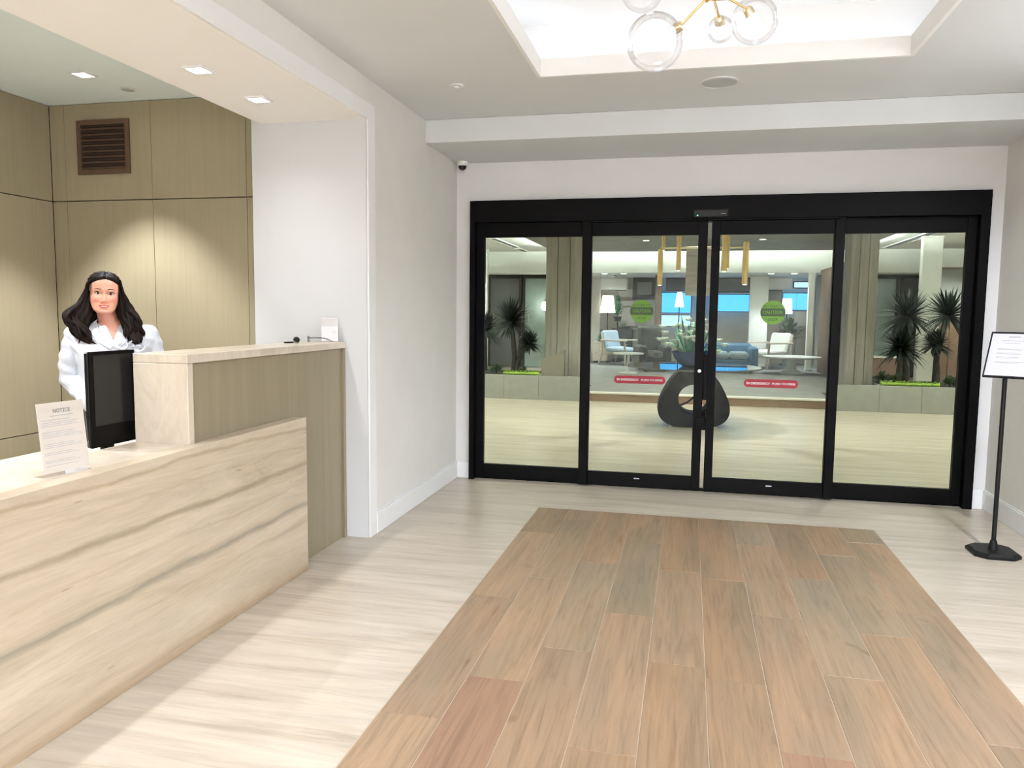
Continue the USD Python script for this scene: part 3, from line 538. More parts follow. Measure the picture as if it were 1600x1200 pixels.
for i, (x, y) in enumerate([(-4.6, 8.5), (-4.6, 11.5), (-4.6, 16.0), (5.0, 8.5), (5.0, 11.5), (5.0, 16.0)]):
    t = thing("lobby_downlight", f"round recessed lobby side ceiling downlight, {['left, nearest the doors', 'left, second from the doors', 'left, farthest from the doors', 'right, nearest the doors', 'right, second from the doors', 'right, farthest from the doors'][i]}", "ceiling light", (x, y, 2.84), 0, "lobby downlights out of view")
    obj("trim_ring", prism(Point(0, 0).buffer(.075, 20).difference(Point(0, 0).buffer(.06, 20)), 0.01, "xy", -0.006), "lobby_white", t); obj("lens", lathe([(0.0, -0.004), (0.06, -0.001)], 20), "lens_white", t)
    spot(str(t.GetPath())+"/lamp", (0, 0, -0.05), L_LOBBY, 60, LOB, 0.6)
for i, (x, y) in enumerate([(-1.6, 8.0), (1.8, 8.0), (-1.2, 11.2), (1.4, 11.2), (0.1, 9.75), (-0.8, 14.2), (1.2, 14.2)]):
    t = thing("lobby_downlight", f"round recessed downlight in the grey lobby ceiling, {ORD[i]} counted from the doors", "ceiling light", (x, y, 2.70), 0, "grey field downlights out of view")
    obj("trim_ring", prism(Point(0, 0).buffer(.075, 20).difference(Point(0, 0).buffer(.06, 20)), 0.01, "xy", -0.006), "slab_grey", t); obj("lens", lathe([(0.0, -0.004), (0.06, -0.001)], 20), "lens_white", t)
    spot(str(t.GetPath())+"/lamp", (0, 0, -0.05), L_LOBBY*(0.8 if i == 4 else 0.7), 52, LOB, 0.6)
# raised lounge platform with timber riser
pf = sthing("floor_platform", "raised lounge floor behind the columns with a timber riser and pale nosing", "floor")
obj("deck", bx(-1.62, 2.12, 12.23, 21.0, 0.0, 0.143), "carpet_blue_grey", pf)
for k in range(5): obj("riser_board", bx(-1.62+k*0.748+0.003, -1.62+(k+1)*0.748-0.003, 12.205, 12.229, 0.0, 0.118, 0.002), "step_wood", pf)
obj("nosing", bx(-1.62, 2.12, 12.19, 12.30, 0.1185, 0.147, 0.004), "cream", pf)
obj("side_deck", cat_(bx(-2.9, -1.62, 13.3, 21.0, 0, 0.143), bx(2.12, 3.3, 13.3, 21.0, 0, 0.143)), "carpet_blue_grey", pf)
# columns
for k, (x0, x1, w) in enumerate(((-2.29, -1.70, "left"), (2.31, 2.70, "right"))):
    t = thing("stone_column", f"tall square column of vertically streaked stone, {w} of the lounge", "column", ((x0+x1)/2, 12.62, 0))
    h = (x1-x0)/2; n = 3
    obj("base_block", bx(-h-0.012, h+0.012, -0.212, 0.312, 0.0, 0.12, 0.004), "column_stone", t)
    for j in range(n):
        obj("slab", bx(-h+2*h*j/n+0.003, -h+2*h*(j+1)/n-0.003, -0.2, 0.3, 0.121, 2.699, 0.006), "column_stone", t)
t = thing("stone_plinth", "low beige slanted-top stone block at the foot of the left column", "plinth", (-2.10, 12.28, 0))
obj("block", prism(Polygon([(-0.20, 0.30), (0.17, 0.30), (0.17, 0.80), (-0.20, 0.64)]), 0.12, "xz", -0.10), "plinth_beige", t); obj("foot", bx(-0.21, 0.18, -0.11, 0.03, 0.0, 0.299), "planter_stone", t)
# planters
def planter(x0, x1, w):
    t = thing("planter", f"long low grey stone planter box, {w} of the lounge step", "planter", (0, 0, 0))
    n = 4
    for j in range(n): obj("front_slab", bx(x0+(x1-x0)*j/n+0.002, x0+(x1-x0)*(j+1)/n-0.002, 12.08, 12.14, 0.0, 0.385, 0.003), "planter_stone", t)
    obj("shell", cat_(bx(x0, x1, 13.14, 13.2, 0, 0.385), bx(x0, x0+0.06, 12.141, 13.139, 0, 0.385), bx(x1-0.06, x1, 12.141, 13.139, 0, 0.385)), "planter_stone", t)
    obj("soil_bed", bx(x0+0.061, x1-0.061, 12.141, 13.139, 0.02, 0.3855), "soil", t)
planter(-4.6, -2.32, "left"); planter(2.73, 5.0, "right")
t = thing("planter_wing", "short grey stone planter section in front of the left column", "planter", (0, 0, 0)); obj("front_slab", bx(-2.318, -1.64, 12.08, 12.14, 0, 0.385, 0.003), "planter_stone", t); obj("cap", bx(-2.318, -1.64, 12.141, 12.165, 0, 0.30), "planter_stone", t)
t = thing("planter_wing", "short grey stone planter section in front of the right column", "planter", (0, 0, 0)); obj("front_slab", bx(2.10, 2.728, 12.08, 12.14, 0, 0.385, 0.003), "planter_stone", t); obj("cap", bx(2.10, 2.728, 12.141, 12.165, 0, 0.30), "planter_stone", t)
# plants
def blade(base, dirv, length, width, droop, n=5):
    base = np.array(base, float); d = np.array(dirv, float); d /= np.linalg.norm(d)
    side = np.cross(d, [0, 0, 1]); side = side/np.linalg.norm(side) if np.linalg.norm(side) > 1e-4 else np.array([1.0, 0, 0])
    nrm = np.cross(side, d); V = []; F = []
    for i in range(n):
        s = i/(n-1); c = base+d*length*s+np.array([0, 0, -droop*length*s*s]); wv = width*(0.55+0.9*s-1.40*s*s) if s < 1 else 0.001
        V += [c-side*wv, c+nrm*width*0.3*(1-s), c+side*wv]
    for i in range(n-1):
        a = 3*i
        for k in (0, 1): F += [(a+k, a+k+1, a+k+4), (a+k, a+k+4, a+k+3)]
    return np.array(V), np.array(F)
def blades(lst):
    V, F, o = [], [], 0
    for v, f in lst: V.append(v); F.append(f+o); o += len(v)
    return trimesh.Trimesh(np.vstack(V), np.vstack(F), process=False)
def crown(c, r, n, rg, low=-0.55):
    out = []
    for k in range(n):
        ph = k*2.39996+rg.uniform(-.2, .2); el = low+(1.35-low)*((k+0.5)/n)+rg.uniform(-.08, .08)
        d = (math.cos(ph)*math.cos(el), math.sin(ph)*math.cos(el), math.sin(el))
        out.append(blade(np.array(c)+np.array(d)*0.03, d, r*rg.uniform(.90, 1.2), 0.030, 0.12 if el > 0 else 0.25))
    return blades(out)
def yucca(x, y, label, heads, seed):
    rg = random.Random(seed); t = thing("yucca", label, "plant", (x, y, 0.386), 0, "yuccas in the lobby planters")
    for hx, hz, r, bxx in heads:
        obj("trunk", tube([(bxx, 0, 0), (bxx*0.9, 0.01, hz*0.35), ((bxx+hx)/2, 0.02, hz*0.7), (hx, 0, hz)], [0.05, 0.042, 0.038, 0.034], 10), "trunk_brown", t, True)
        obj("leaf_crown", crown((hx, 0, hz-0.02), r, 150, rg), "yucca_green", t, True, kind="stuff")
    return t
yucca(-2.80, 12.42, "dark spiky yucca with two bare trunks in the left planter", [(-0.06, 0.87, 0.40, 0.0), (0.24, 0.52, 0.20, 0.05)], 1)
yucca(-3.46, 13.0, "dark spiky yucca at the left edge of the left planter, partly behind the door frame", [(0.0, 0.69, 0.36, 0.0)], 2)
yucca(3.10, 12.42, "dark yucca with one crown above another in the right planter, nearer the column", [(0.04, 1.02, 0.40, 0.06), (-0.02, 0.56, 0.34, -0.04)], 3)
yucca(3.74, 13.0, "dark yucca with a leaning trunk at the right end of the right planter", [(0.10, 1.04, 0.42, -0.02), (-0.05, 0.60, 0.24, 0.0)], 4)
def bush(name, label, x, y, rx, rz, mt, seed, n=160, leaf=0.06, z=0.386, group=None):
    rg = random.Random(seed); t = thing(name, label, "plant", (x, y, z), 0, group); out = []
    for k in range(n):
        ph, el = rg.uniform(0, 6.283), rg.uniform(0.05, 1.5); rr = rg.uniform(.35, 1.0)
        c = np.array([rx*rr*math.cos(ph)*math.cos(el), rx*0.7*rr*math.sin(ph)*math.cos(el), 0.01+rz*rr*math.sin(el)])
        out.append(blade(c*0.75, c+np.array([rg.uniform(-.05, .05), rg.uniform(-.05, .05), .03]), leaf*rg.uniform(.8, 1.4), leaf*0.28, 0.3, 4))
    obj("foliage", blades(out), mt, t, True, kind="stuff")
    obj("stem", tube([(0, 0, 0), (0.004, 0, rz*0.3), (0, 0.004, rz*0.6)], [0.012, 0.01, 0.004], 7), "trunk_brown", t, True)
bush("shrub", "dark low shrub at the left side of the left planter", -3.10, 12.42, 0.20, 0.14, "shrub_green", 11); bush("shrub", "small dark shrub beside the yucca trunk in the left planter", -2.62, 12.28, 0.11, 0.12, "shrub_green", 12)
bush("shrub", "dark shrub at the foot of the right column in the right planter", 2.84, 12.45, 0.16, 0.20, "shrub_green", 13); bush("shrub", "small upright green shrub left of the yuccas in the right planter", 3.0, 12.30, 0.10, 0.20, "shrub_green", 15, 90); bush("shrub", "dark round shrub at the right side of the right planter", 3.72, 12.32, 0.21, 0.16, "shrub_green", 14, 200)
def lowhedge(x0, x1, label, seed):
    rg = random.Random(seed); t = thing("ground_cover", label, "plant", ((x0+x1)/2, 12.195, 0.386)); L = x1-x0; out = []
    for k in range(int(L*420)): out.append(blade((rg.uniform(-L/2, L/2), rg.uniform(-.035, .05), rg.uniform(0.0, .05)), (rg.uniform(-.6, .6), rg.uniform(-.8, .3), 1), rg.uniform(.03, .06), .012, .3, 4))
    obj("foliage", blades(out), "lime_green", t, True, kind="stuff"); obj("mat", bx(-L/2, L/2, -.04, .05, 0.0, 0.045, 0.015), "lime_green", t)
lowhedge(-2.93, -2.33, "bright lime green ground cover along the front of the left planter", 21); lowhedge(2.76, 3.55, "bright lime green ground cover along the front of the right planter", 22)

# ring table with glass top, bowl of flowers
t = thing("ring_table", "round glass table on a dark sculptural ring base in the lobby", "table", (0.075, 9.86, 0), math.radians(4))
def smoothpoly(pts, n=90):
    p = np.array(pts, float); from scipy.interpolate import splprep, splev
    tck, _ = splprep(np.vstack([p, p[:1]]).T, s=0, per=1); return Polygon(np.array(splev(np.linspace(0, 1, n, endpoint=False), tck)).T)
outer = smoothpoly([(-0.30, 0.03), (-0.415, 0.13), (-0.43, 0.27), (-0.36, 0.46), (-0.24, 0.64), (-0.12, 0.715), (0.12, 0.715), (0.24, 0.64), (0.36, 0.46), (0.43, 0.27), (0.415, 0.13), (0.30, 0.03), (0.0, 0.0)])
hole = affinity.scale(Point(0.0, 0.355).buffer(0.19, 32), 1.0, 0.92)
ringm = []
for k, (a, b, ins) in enumerate(((-0.19, -0.15, 0.02), (-0.15, 0.15, 0.0), (0.15, 0.19, 0.02))): ringm.append(prism(outer.buffer(-ins).difference(hole.buffer(ins)), b-a, "xz", a))
obj("ring_base", cat_(*ringm), "navy_lacquer", t, 30, label="dark blue-black pierced ring base")
obj("inner_band", tube([(-0.165, 0.10, 0.235), (-0.06, 0.05, 0.29), (0.03, 0.0, 0.38), (0.09, -0.05, 0.49), (0.10, -0.08, 0.53)], 0.012, 8), "navy_lacquer", t, True)
for s in (-0.27, 0.27): obj("foot", cyl((s, -0.12, 0.0), (s, -0.12, 0.045), 0.03, 14), "steel", t, 40)
obj("top_plate", cyl((0, 0, 0.712), (0, 0, 0.732), 0.17, 28), "navy_lacquer", t, 40)
obj("glass_top", lathe([(0.0, 0.7325), (0.80, 0.7325), (0.808, 0.7375), (0.808, 0.7475), (0.80, 0.7525), (0.0, 0.7525)], 72), "table_glass", t, 30, label="round clear glass top")
obj("edge_rim", lathe([(0.809, 0.734), (0.814, 0.736), (0.814, 0.749), (0.809, 0.751)], 72), "dark_grey", t, 30)
t = thing("flower_bowl", "deep blue bowl of white flowers and green leaves on the glass table", "flowers", (0.03, 9.80, 0.753))
obj("bowl", lathe([(0.0, 0.0), (0.10, 0.0), (0.115, 0.012), (0.195, 0.09), (0.235, 0.175), (0.24, 0.185), (0.228, 0.18), (0.18, 0.10), (0.0, 0.03)], 40), "blue_vase", t, 40)
rg = random.Random(31)
for k in range(30):
    ph, el = rg.uniform(0, 6.28), rg.uniform(0.1, 1.35); r = rg.uniform(.26, .48); c = np.array([r*math.cos(ph)*math.cos(el), r*math.sin(ph)*math.cos(el), .15+r*1.15*math.sin(el)])
    obj("leaf", blades([blade((c[0]*.35, c[1]*.35, .13), c-np.array([c[0]*.35, c[1]*.35, .13]), np.linalg.norm(c-np.array([c[0]*.35, c[1]*.35, .13]))*1.15, .035, .15, 6)]), "fresh_green", t, True)
for k in range(34):
    ph, el = rg.uniform(0, 6.28), rg.uniform(0.0, 1.3); r = rg.uniform(.24, .46); c = np.array([r*math.cos(ph)*math.cos(el), r*math.sin(ph)*math.cos(el), .17+r*1.1*math.sin(el)])
    pet = [blade(c, (math.cos(a)*.9, math.sin(a)*.9, .5), .075, .030, -.1, 4) for a in np.linspace(0, 6.28, 7)[:-1]]
    obj("blossom", blades(pet+[blade(c, (math.cos(a)*.5, math.sin(a)*.5, .9), .05, .022, 0, 4) for a in np.linspace(0.5, 6.7, 5)[:-1]]), "blossom_white", t, True)

# brass tube pendant
t = thing("pendant_light", "brass pendant light of vertical tubes on a thin horizontal rod", "pendant light", (0, 9.35, 0))
obj("rod", cyl((-0.36, 0, 2.165), (0.56, 0, 2.165), 0.012, 12), "pale_brass", t, 40)
for x, z0, z1, r in ((-0.355, 1.735, 2.155, 0.030), (-0.325, 2.14, 2.36, 0.022), (-0.145, 1.905, 2.36, 0.027), (0.375, 1.895, 2.36, 0.034), (0.405, 1.93, 2.30, 0.024), (0.61, 1.745, 2.235, 0.034)):
    tb = obj("tube", lathe([(0.0, z1), (r*.8, z1), (r, z1-.008), (r, z0), (r*.85, z0), (r*.85, z0+.03), (0, z0+.03)][::-1], 24, (x, 0, 0)), "brass", t, 40)
    obj("diffuser", lathe([(0.0, z0-.012), (r*.6, z0-.008), (r*.8, z0+.004)], 20, (x, 0, 0)), "shade_glow", tb, 40)
for x in (-0.145, 0.375): obj("suspension", cyl((x, 0, 2.36), (x, 0, 2.70), 0.004, 8), "pale_brass", t, 40)
obj("connector", cyl((0.56, 0, 2.165), (0.60, 0, 2.165), 0.008, 8), "pale_brass", t, 40)

# hanging stone hood behind the pendant
t = thing("stone_hood", "pale coursed stone hood hanging from the ceiling behind the brass pendant", "fireplace hood", (0.19, 16.0, 0))
nz = 12
for k in range(nz):
    z0 = 1.76+k*(2.695-1.76)/nz; obj("stone_course", bx(-0.29, 0.33, -0.15, 0.15, z0+0.002, z0+(2.695-1.76)/nz-0.002, 0.004), "hood_stone", t)
obj("core", bx(-0.27, 0.31, -0.13, 0.13, 1.765, 2.698), "hood_stone", t)

# lounge furniture and fittings
def framed(name, label, cat, x0, x1, z0, z1, y, face, frame="dark_grey", b=0.03, group=None):
    t = thing(name, label, cat, (0, y, 0), 0, group); obj("frame", prism(sbox(x0, z0, x1, z1).difference(sbox(x0+b, z0+b, x1-b, z1-b)), 0.05, "xz", -0.025), frame, t); obj("panel", bx(x0+b-.002, x1-b+.002, -0.008, 0.012, z0+b-.002, z1-b+.002), face, t); return t
def win(label, x0, x1, z0, z1, y, face="blue_window", mull=1):
    t = thing("window", label, "window", (0, y, 0), 0, None, "structure"); b = 0.025
    obj("window_frame", prism(sbox(x0, z0, x1, z1).difference(sbox(x0+b, z0+b, x1-b, z1-b)), 0.06, "xz", -0.03), "dark_grey", t)
    for k in range(mull): obj("pane", bx(x0+b+(x1-x0-2*b)*k/mull+(.006 if k else 0), x0+b+(x1-x0-2*b)*(k+1)/mull, -0.006, 0.006, z0+b, z1-b), face, t)
win("blue dusk-lit window behind the flowers, left of the door gap", -0.74, 0.05, 1.40, 1.96, 20.7); win("blue dusk-lit window right of the door gap", 0.50, 1.50, 1.45, 1.92, 20.7, "blue_window", 2); win("blue dusk-lit window behind the right lampshade", 2.27, 2.98, 1.50, 1.96, 20.7, "blue_window", 2); win("small pale blue high window at the right of the lounge", 2.52, 2.96, 2.06, 2.24, 20.7, "blue_window_pale"); win("narrow pale blue window below the long blue one", -0.74, 0.05, 1.05, 1.38, 20.72, "blue_window_pale")
framed("wall_panel", "dark wall panel above the blue window left of the door gap", "wall panel", -0.62, 0.05, 1.98, 2.33, 20.75, "dark_grey", "black_brown")
framed("wall_panel", "dark grey wall panel above the blue window right of the door gap", "wall panel", 0.50, 1.50, 1.95, 2.33, 20.75, "mid_grey", "dark_grey")
framed("wall_panel", "grey wall panel right of the white lounge column", "wall panel", 1.90, 2.27, 1.56, 2.02, 20.75, "mid_grey", "dark_grey"); framed("wall_panel", "pale wall panel high on the right of the lounge", "wall panel", 1.86, 2.50, 2.04, 2.32, 20.75, "linen_white", "cream", .02); framed("wall_panel", "small white panel low on the right lounge wall", "wall panel", 2.60, 2.88, 1.12, 1.48, 20.75, "linen_white", "cream", .02)
framed("television", "black wall screen with grey picture in the lounge", "television", -1.48, -0.87, 1.76, 2.33, 20.7, "mid_grey", "black_plastic", .12)
for x0, x1, z0, z1, w in ((-1.85, -1.47, 1.83, 2.02, "topmost"), (-1.80, -1.46, 1.59, 1.72, "middle"), (-1.84, -1.41, 1.05, 1.55, "lowest")): framed("white_shelf_panel", f"{w} of three white panels left of the black wall screen", "wall panel", x0, x1, z0, z1, 20.75, "linen_white", "cream", .015)
framed("wall_panel", "dark grey panel between the white panels and the black wall screen", "wall panel", -1.86, -0.86, 1.0, 1.045, 20.78, "dark_grey", "dark_grey", .01)
def pillar(name, label, x0, x1, y, z0, z1, m, cap="cream"):
    t = thing(name, label, "column", ((x0+x1)/2, y, 0)); h = (x1-x0)/2; obj("shaft", bx(-h, h, -.08, .08, z0+.05, z1-.03, .006), m, t); obj("foot", bx(-h-.012, h+.012, -.092, .092, z0, z0+.049, .004), m, t); obj("head", bx(-h-.008, h+.008, -.088, .088, z1-.029, z1, .003), cap, t)
pillar("lounge_pillar", "beige pillar at the left end of the lounge", -2.57, -2.25, 20.0, 0.143, 2.335, "beige"); pillar("lounge_pillar", "slim dark brown post beside the black wall screen", -0.84, -0.68, 19.5, 0.143, 2.335, "brown_wood", "brown_wood"); pillar("lounge_pillar", "white column right of the door gap in the lounge", 1.40, 1.82, 19.5, 0.143, 2.335, "linen_white"); pillar("lounge_pillar", "narrow cream post at the right end of the lounge", 2.57, 2.70, 18.4, 0.143, 2.335, "cream")
t = thing("wood_partition", "brown vertical wood panel partition at the right side of the lounge", "partition", (0, 0, 0))
for k in range(4): obj("panel", bx(2.80, 2.84, 14.0+k*1.06+.004, 14.0+(k+1)*1.06-.004, 0.143, 2.335, .003), "brown_wood", t)
obj("top_rail", bx(2.79, 2.85, 14.0, 18.24, 2.3355, 2.38), "brown_wood", t); obj("edge_post", bx(2.785, 2.855, 13.93, 13.995, 0.143, 2.38), "brown_wood", t)
def shade(name, label, cat, x, y, z0, z1, r0, r1, hang=None, stand=None, square=False):
    t = thing(name, label, cat, (x, y, 0))
    if square:
        obj("shade", bx(-r0, r0, -.2, .2, z0, z1, .01), "linen_white", t); obj("shade_base", bx(-r0+.02, r0-.02, -.18, .18, z0-.012, z0-.001), "dark_grey", t)
    else: obj("shade", lathe([(r0*.97, z0+.01), (r0, z0), (r1, z1), (r1*.95, z1-.005)], 28), "shade_glow", t, 40)
    if hang: obj("suspension", cyl((0, 0, z1-.02), (0, 0, hang), .006, 8), "black_iron", t, 40); obj("canopy", cyl((0, 0, hang-.02), (0, 0, hang), .05, 16), "black_iron", t, 40)
    if stand: obj("stem", cyl((0, 0, stand+.02), (0, 0, z0+.05), .012, 10), "black_iron", t, 40); obj("base", cyl((0, 0, stand), (0, 0, stand+.02), .13, 20), "black_iron", t, 40)
shade("box_lamp", "large pale rectangular hanging box lamp at the left of the lounge", "pendant light", -1.855, 19.5, 1.97, 2.25, .325, 0, hang=2.335, square=True)
shade("floor_lamp", "white tapered lampshade in front of the blue window left of the door gap", "floor lamp", -0.26, 20.0, 1.56, 1.94, .115, .06, stand=.143)
shade("floor_lamp", "white drum lampshade in front of the right blue window", "floor lamp", 2.36, 20.35, 1.42, 1.80, .135, .11, stand=.143)
shade("floor_lamp", "broad white lampshade above the dark cabinet at the left of the lounge", "floor lamp", -2.05, 19.92, 1.40, 1.84, .20, .14, stand=.143)
def cabinet(label, x0, x1, z0, z1, y, m, doors=2):
    t = thing("cabinet", label, "cabinet", ((x0+x1)/2, y, 0)); h = (x1-x0)/2
    obj("body", bx(-h, h, -.15, .2, z0+.05, z1-.03), m, t); obj("top", bx(-h-.01, h+.01, -.165, .21, z1-.029, z1, .004), m, t); obj("plinth", bx(-h+.02, h-.02, -.13, .18, z0, z0+.049), "black_brown", t)
    for k in range(doors):
        dd = obj("door", bx(-h+2*h*k/doors+.005, -h+2*h*(k+1)/doors-.005, -.165, -.151, z0+.06, z1-.04, .003), m, t); obj("handle", bx(-h+2*h*(k+.5)/doors-.03, -h+2*h*(k+.5)/doors+.03, -.178, -.1655, (z0+z1)/2, (z0+z1)/2+.012), "steel", dd)
cabinet("pale wood cabinet at the left end of the lounge", -2.36, -1.98, .143, .66, 19.55, "pale_ash"); cabinet("tall dark cabinet below the broad white lampshade", -1.97, -1.45, .143, 1.0, 20.5, "dark_grey")
t = thing("cabinet", "low brown cabinet against the right lobby wall behind the planter", "cabinet", (4.02, 18.0, 0)); obj("body", bx(-.36, .36, -.15, .2, .10, .50), "brown_wood", t); obj("top", bx(-.38, .38, -.17, .21, .501, .53, .004), "cream", t)
for k in range(2): obj("door", bx(-.355+.36*k, -.365+.36*(k+1), -.165, -.151, .12, .48, .003), "brown_wood", t)
obj("plinth", bx(-.32, .32, -.12, .16, 0, .099), "black_brown", t)
bush("potted_plant", "green trailing plant beside the broad white lampshade", -1.80, 20.0, .17, .62, "fresh_green", 41, 220, .10, 1.32); bush("potted_plant", "green plant on the pale wood cabinet", -2.15, 19.55, .14, .36, "fresh_green", 42, 160, .09, .661); bush("potted_plant", "pale flowering plant along the cabinets at the left of the lounge", -1.72, 20.5, .22, .24, "blossom_white", 43, 160, .07, 1.001); bush("potted_plant", "dark leafy plant between the right armchair and the white drum lampshade", 2.36, 19.75, .40, .62, "shrub_green", 44, 260, .13, .80)
t = thing("plant_stand", "slim dark stand carrying the green trailing plant", "plant stand", (-1.80, 20.0, 0)); obj("pole", cyl((0, 0, .165), (0, 0, 1.2), .014, 10), "black_iron", t, 40); obj("base", cyl((0, 0, .143), (0, 0, .164), .13, 20), "black_iron", t, 40); obj("pot", lathe([(0, 1.19), (.08, 1.19), (.11, 1.31), (.1, 1.31), (0, 1.27)], 20), "dark_grey", t, 40)
t = thing("plant_pot", "tall grey pot of the dark leafy plant behind the right armchair", "pot", (2.36, 19.75, .143)); obj("body", lathe([(0, 0), (.13, 0), (.17, .6), (.175, .665), (.15, .665), (.15, .62), (0, .62)], 24), "mid_grey", t, 40); obj("rim", lathe([(.172, .64), (.185, .645), (.185, .668), (.172, .67)], 24), "mid_grey", t, 40)
def armchair(label, x, y, rz, cush):
    t = thing("armchair", label, "armchair", (x, y, .143), rz, "lounge armchairs")
    for s in (-1, 1):
        obj("front_leg", tube([(s*.36, -.36, 0), (s*.35, -.32, .58)], [.022, .026], 10), "pale_ash", t, True); obj("rear_leg", tube([(s*.36, .40, 0), (s*.34, .30, .40), (s*.33, .36, .80)], [.022, .026, .02], 10), "pale_ash", t, True)
        obj("armrest", bx(s*.35-.035, s*.35+.035, -.38, .36, .58, .615, .01), "pale_ash", t); obj("side_rail", bx(s*.34-.015, s*.34+.015, -.33, .33, .26, .31, .004), "pale_ash", t)
    obj("seat_cushion", rotm(bx(-.31, .31, -.36, .30, .31, .43, .035), math.radians(4), [1, 0, 0]), cush, t); obj("back_cushion", rotm(bx(-.31, .31, .18, .30, .40, .84, .04), math.radians(-14), [1, 0, 0], (0, .24, .4)), cush, t); obj("top_rail", bx(-.35, .35, .345, .375, .74, .80, .008), "pale_ash", t); obj("front_rail", bx(-.33, .33, -.34, -.31, .26, .31, .004), "pale_ash", t)
armchair("pale wood armchair with blue-grey cushions at the left of the lounge, turned to the right", -1.60, 18.9, math.radians(62), "pale_blue_fabric"); armchair("pale wood armchair with white cushions at the right of the lounge, turned to the left", 1.85, 18.9, math.radians(-55), "linen_white")
def sofa(label, x, y, rz, w, m, mc, hgt=.74):
    t = thing("sofa", label, "sofa", (x, y, .143), rz); obj("base", bx(-w, w, -.40, .40, .10, .30, .03), m, t); obj("backrest", bx(-w, w, .24, .42, .301, hgt, .05), m, t)
    for s in (-1, 1):
        obj("armrest", bx(s*w-.09*s, s*(w+.09), -.41, .42, .08, .56, .04), m, t)
        for q in (-.33, .33): obj("leg", cyl((s*(w-.05), q, 0), (s*(w-.05), q, .10), .02, 10), "black_iron", t, 40)
    for k in range(2): obj("seat_cushion", bx(-w+.095+(w*2-.19)*k/2+.004, -w+.095+(w*2-.19)*(k+1)/2-.004, -.42, .235, .305, .44, .04), mc, t)
sofa("dark grey lounge armchair with a high back left of the flowers", -.78, 17.3, math.radians(14), .26, "dark_grey", "mid_grey", .98); sofa("blue sofa with pale cushions right of the door gap", .86, 17.5, math.radians(0), .50, "blue_fabric", "pale_blue_fabric", .62)
t = thing("coffee_table", "low curved white coffee table in front of the right armchair", "coffee table", (2.16, 17.4, .143)); obj("top", lathe([(0, .33), (.55, .33), (.60, .35), (.60, .37), (0, .38)], 40), "linen_white", t, 40); obj("pedestal", lathe([(0, .02), (.24, .02), (.10, .10), (.08, .329), (0, .329)], 32), "linen_white", t, 40); obj("foot", cyl((0, 0, 0), (0, 0, .019), .26, 32), "cream", t, 40)
t = thing("side_table", "small white side table by the left armchair", "side table", (-1.22, 16.3, .143)); obj("top", lathe([(0, .40), (.30, .40), (.32, .41), (.32, .43), (0, .44)], 32), "linen_white", t, 40); obj("stem", cyl((0, 0, .02), (0, 0, .40), .03, 14), "linen_white", t, 40); obj("foot", cyl((0, 0, 0), (0, 0, .02), .2, 28), "linen_white", t, 40)
# side bays: doors, glass, white columns
def bay_door(label, x0, x1, y, z1, m, glass=None):
    t = thing("lobby_door", label, "door", (0, y, 0), 0, None, "structure"); b = .06
    obj("door_frame", prism(sbox(x0, 0, x1, z1).difference(sbox(x0+b, -.1, x1-b, z1-b)), .10, "xz", -.05), "black_brown", t); obj("door_leaf", bx(x0+b+.004, x1-b-.004, -.02, .02, .01, z1-b-.004), glass or m, t); obj("handle", bx(x0+b+.08, x0+b+.10, -.06, -.021, .95, 1.35, .004), "steel", t)
bay_door("dark grey door in the left bay of the lobby", -5.02, -4.15, 19.2, 2.30, "door_grey"); bay_door("greenish glass door in the left bay of the lobby", -4.12, -3.45, 19.2, 2.30, "teal_panel"); bay_door("greenish glass door in the right bay of the lobby", 3.90, 4.62, 19.2, 2.30, "teal_panel"); bay_door("black door beside the white column in the right bay", 4.66, 5.22, 19.2, 2.30, "black_brown")
t = thing("wood_partition", "brown wood panel wall at the far right bay", "partition", (0, 17.0, 0))
for k in range(3): obj("panel", bx(4.80+.26*k+.004, 4.80+.26*(k+1)-.004, -.02, .02, 0, 1.35, .003), "brown_wood", t)
obj("upper_panel", bx(4.80, 5.58, -.02, .02, 1.36, 2.335), "mid_grey", t); obj("cap_rail", bx(4.79, 5.59, -.03, .03, 2.336, 2.37), "brown_wood", t)
pillar("white_column", "bright white column in the right lobby bay", 3.95, 4.27, 15.0, 0.0, 2.795, "lobby_white", "lobby_white"); pillar("white_column", "bright white column at the left edge of the left lobby bay", -4.80, -4.47, 17.0, 0.0, 2.795, "lobby_white", "lobby_white")
t = thing("wall_sconce", "bright wall sconce beside the left glass door of the lobby", "wall light", (-3.52, 18.95, 1.55)); obj("back_plate", bx(-.03, .03, .10, .13, -.12, .12, .004), "steel", t); obj("arm", cyl((0, .02, 0), (0, .10, 0), .01, 8), "steel", t, 40); obj("glowing_globe", sphere(.075, (0, 0, 0), (1, 1, 1.5), 3), "sconce_glow", t, True)
# ================================================================== RECEPTIONIST
mat("skin", {"a": ("attribute", {"attribute": "tint"}), "p": ("principled_bsdf", {"roughness": 0.48, "subsurface_weight": 0.12, "subsurface_scale": 0.01, "specular_ior_level": 0.4})}, [("a.color", "p.base_color")])
plain("shirt_white", (0.60, 0.625, 0.69), 0.75, bump=0.25, bscale=160); plain("trouser_black", (0.010, 0.009, 0.010), 0.8)
mat("hair_dark", {"g": ("geometry", {}), "m": ("mapping", {"scale": (60.0, 60.0, 9.0)}), "n": ("noise_texture", {"scale": 1.0, "detail": 3.0}), "r": ("rgb_ramp", {"ramp": [(0.35, (0.006, 0.004, 0.0035)), (0.7, (0.022, 0.014, 0.011))]}), "b": ("bump", {"strength": 0.5, "distance": 0.004}), "p": ("principled_bsdf", {"roughness": 0.6, "specular_ior_level": 0.10})},
    [("g.position", "m.vector"), ("m.vector", "n.vector"), ("n.fac", "r.fac"), ("r.color", "p.base_color"), ("n.fac", "b.height"), ("b.normal", "p.normal")])
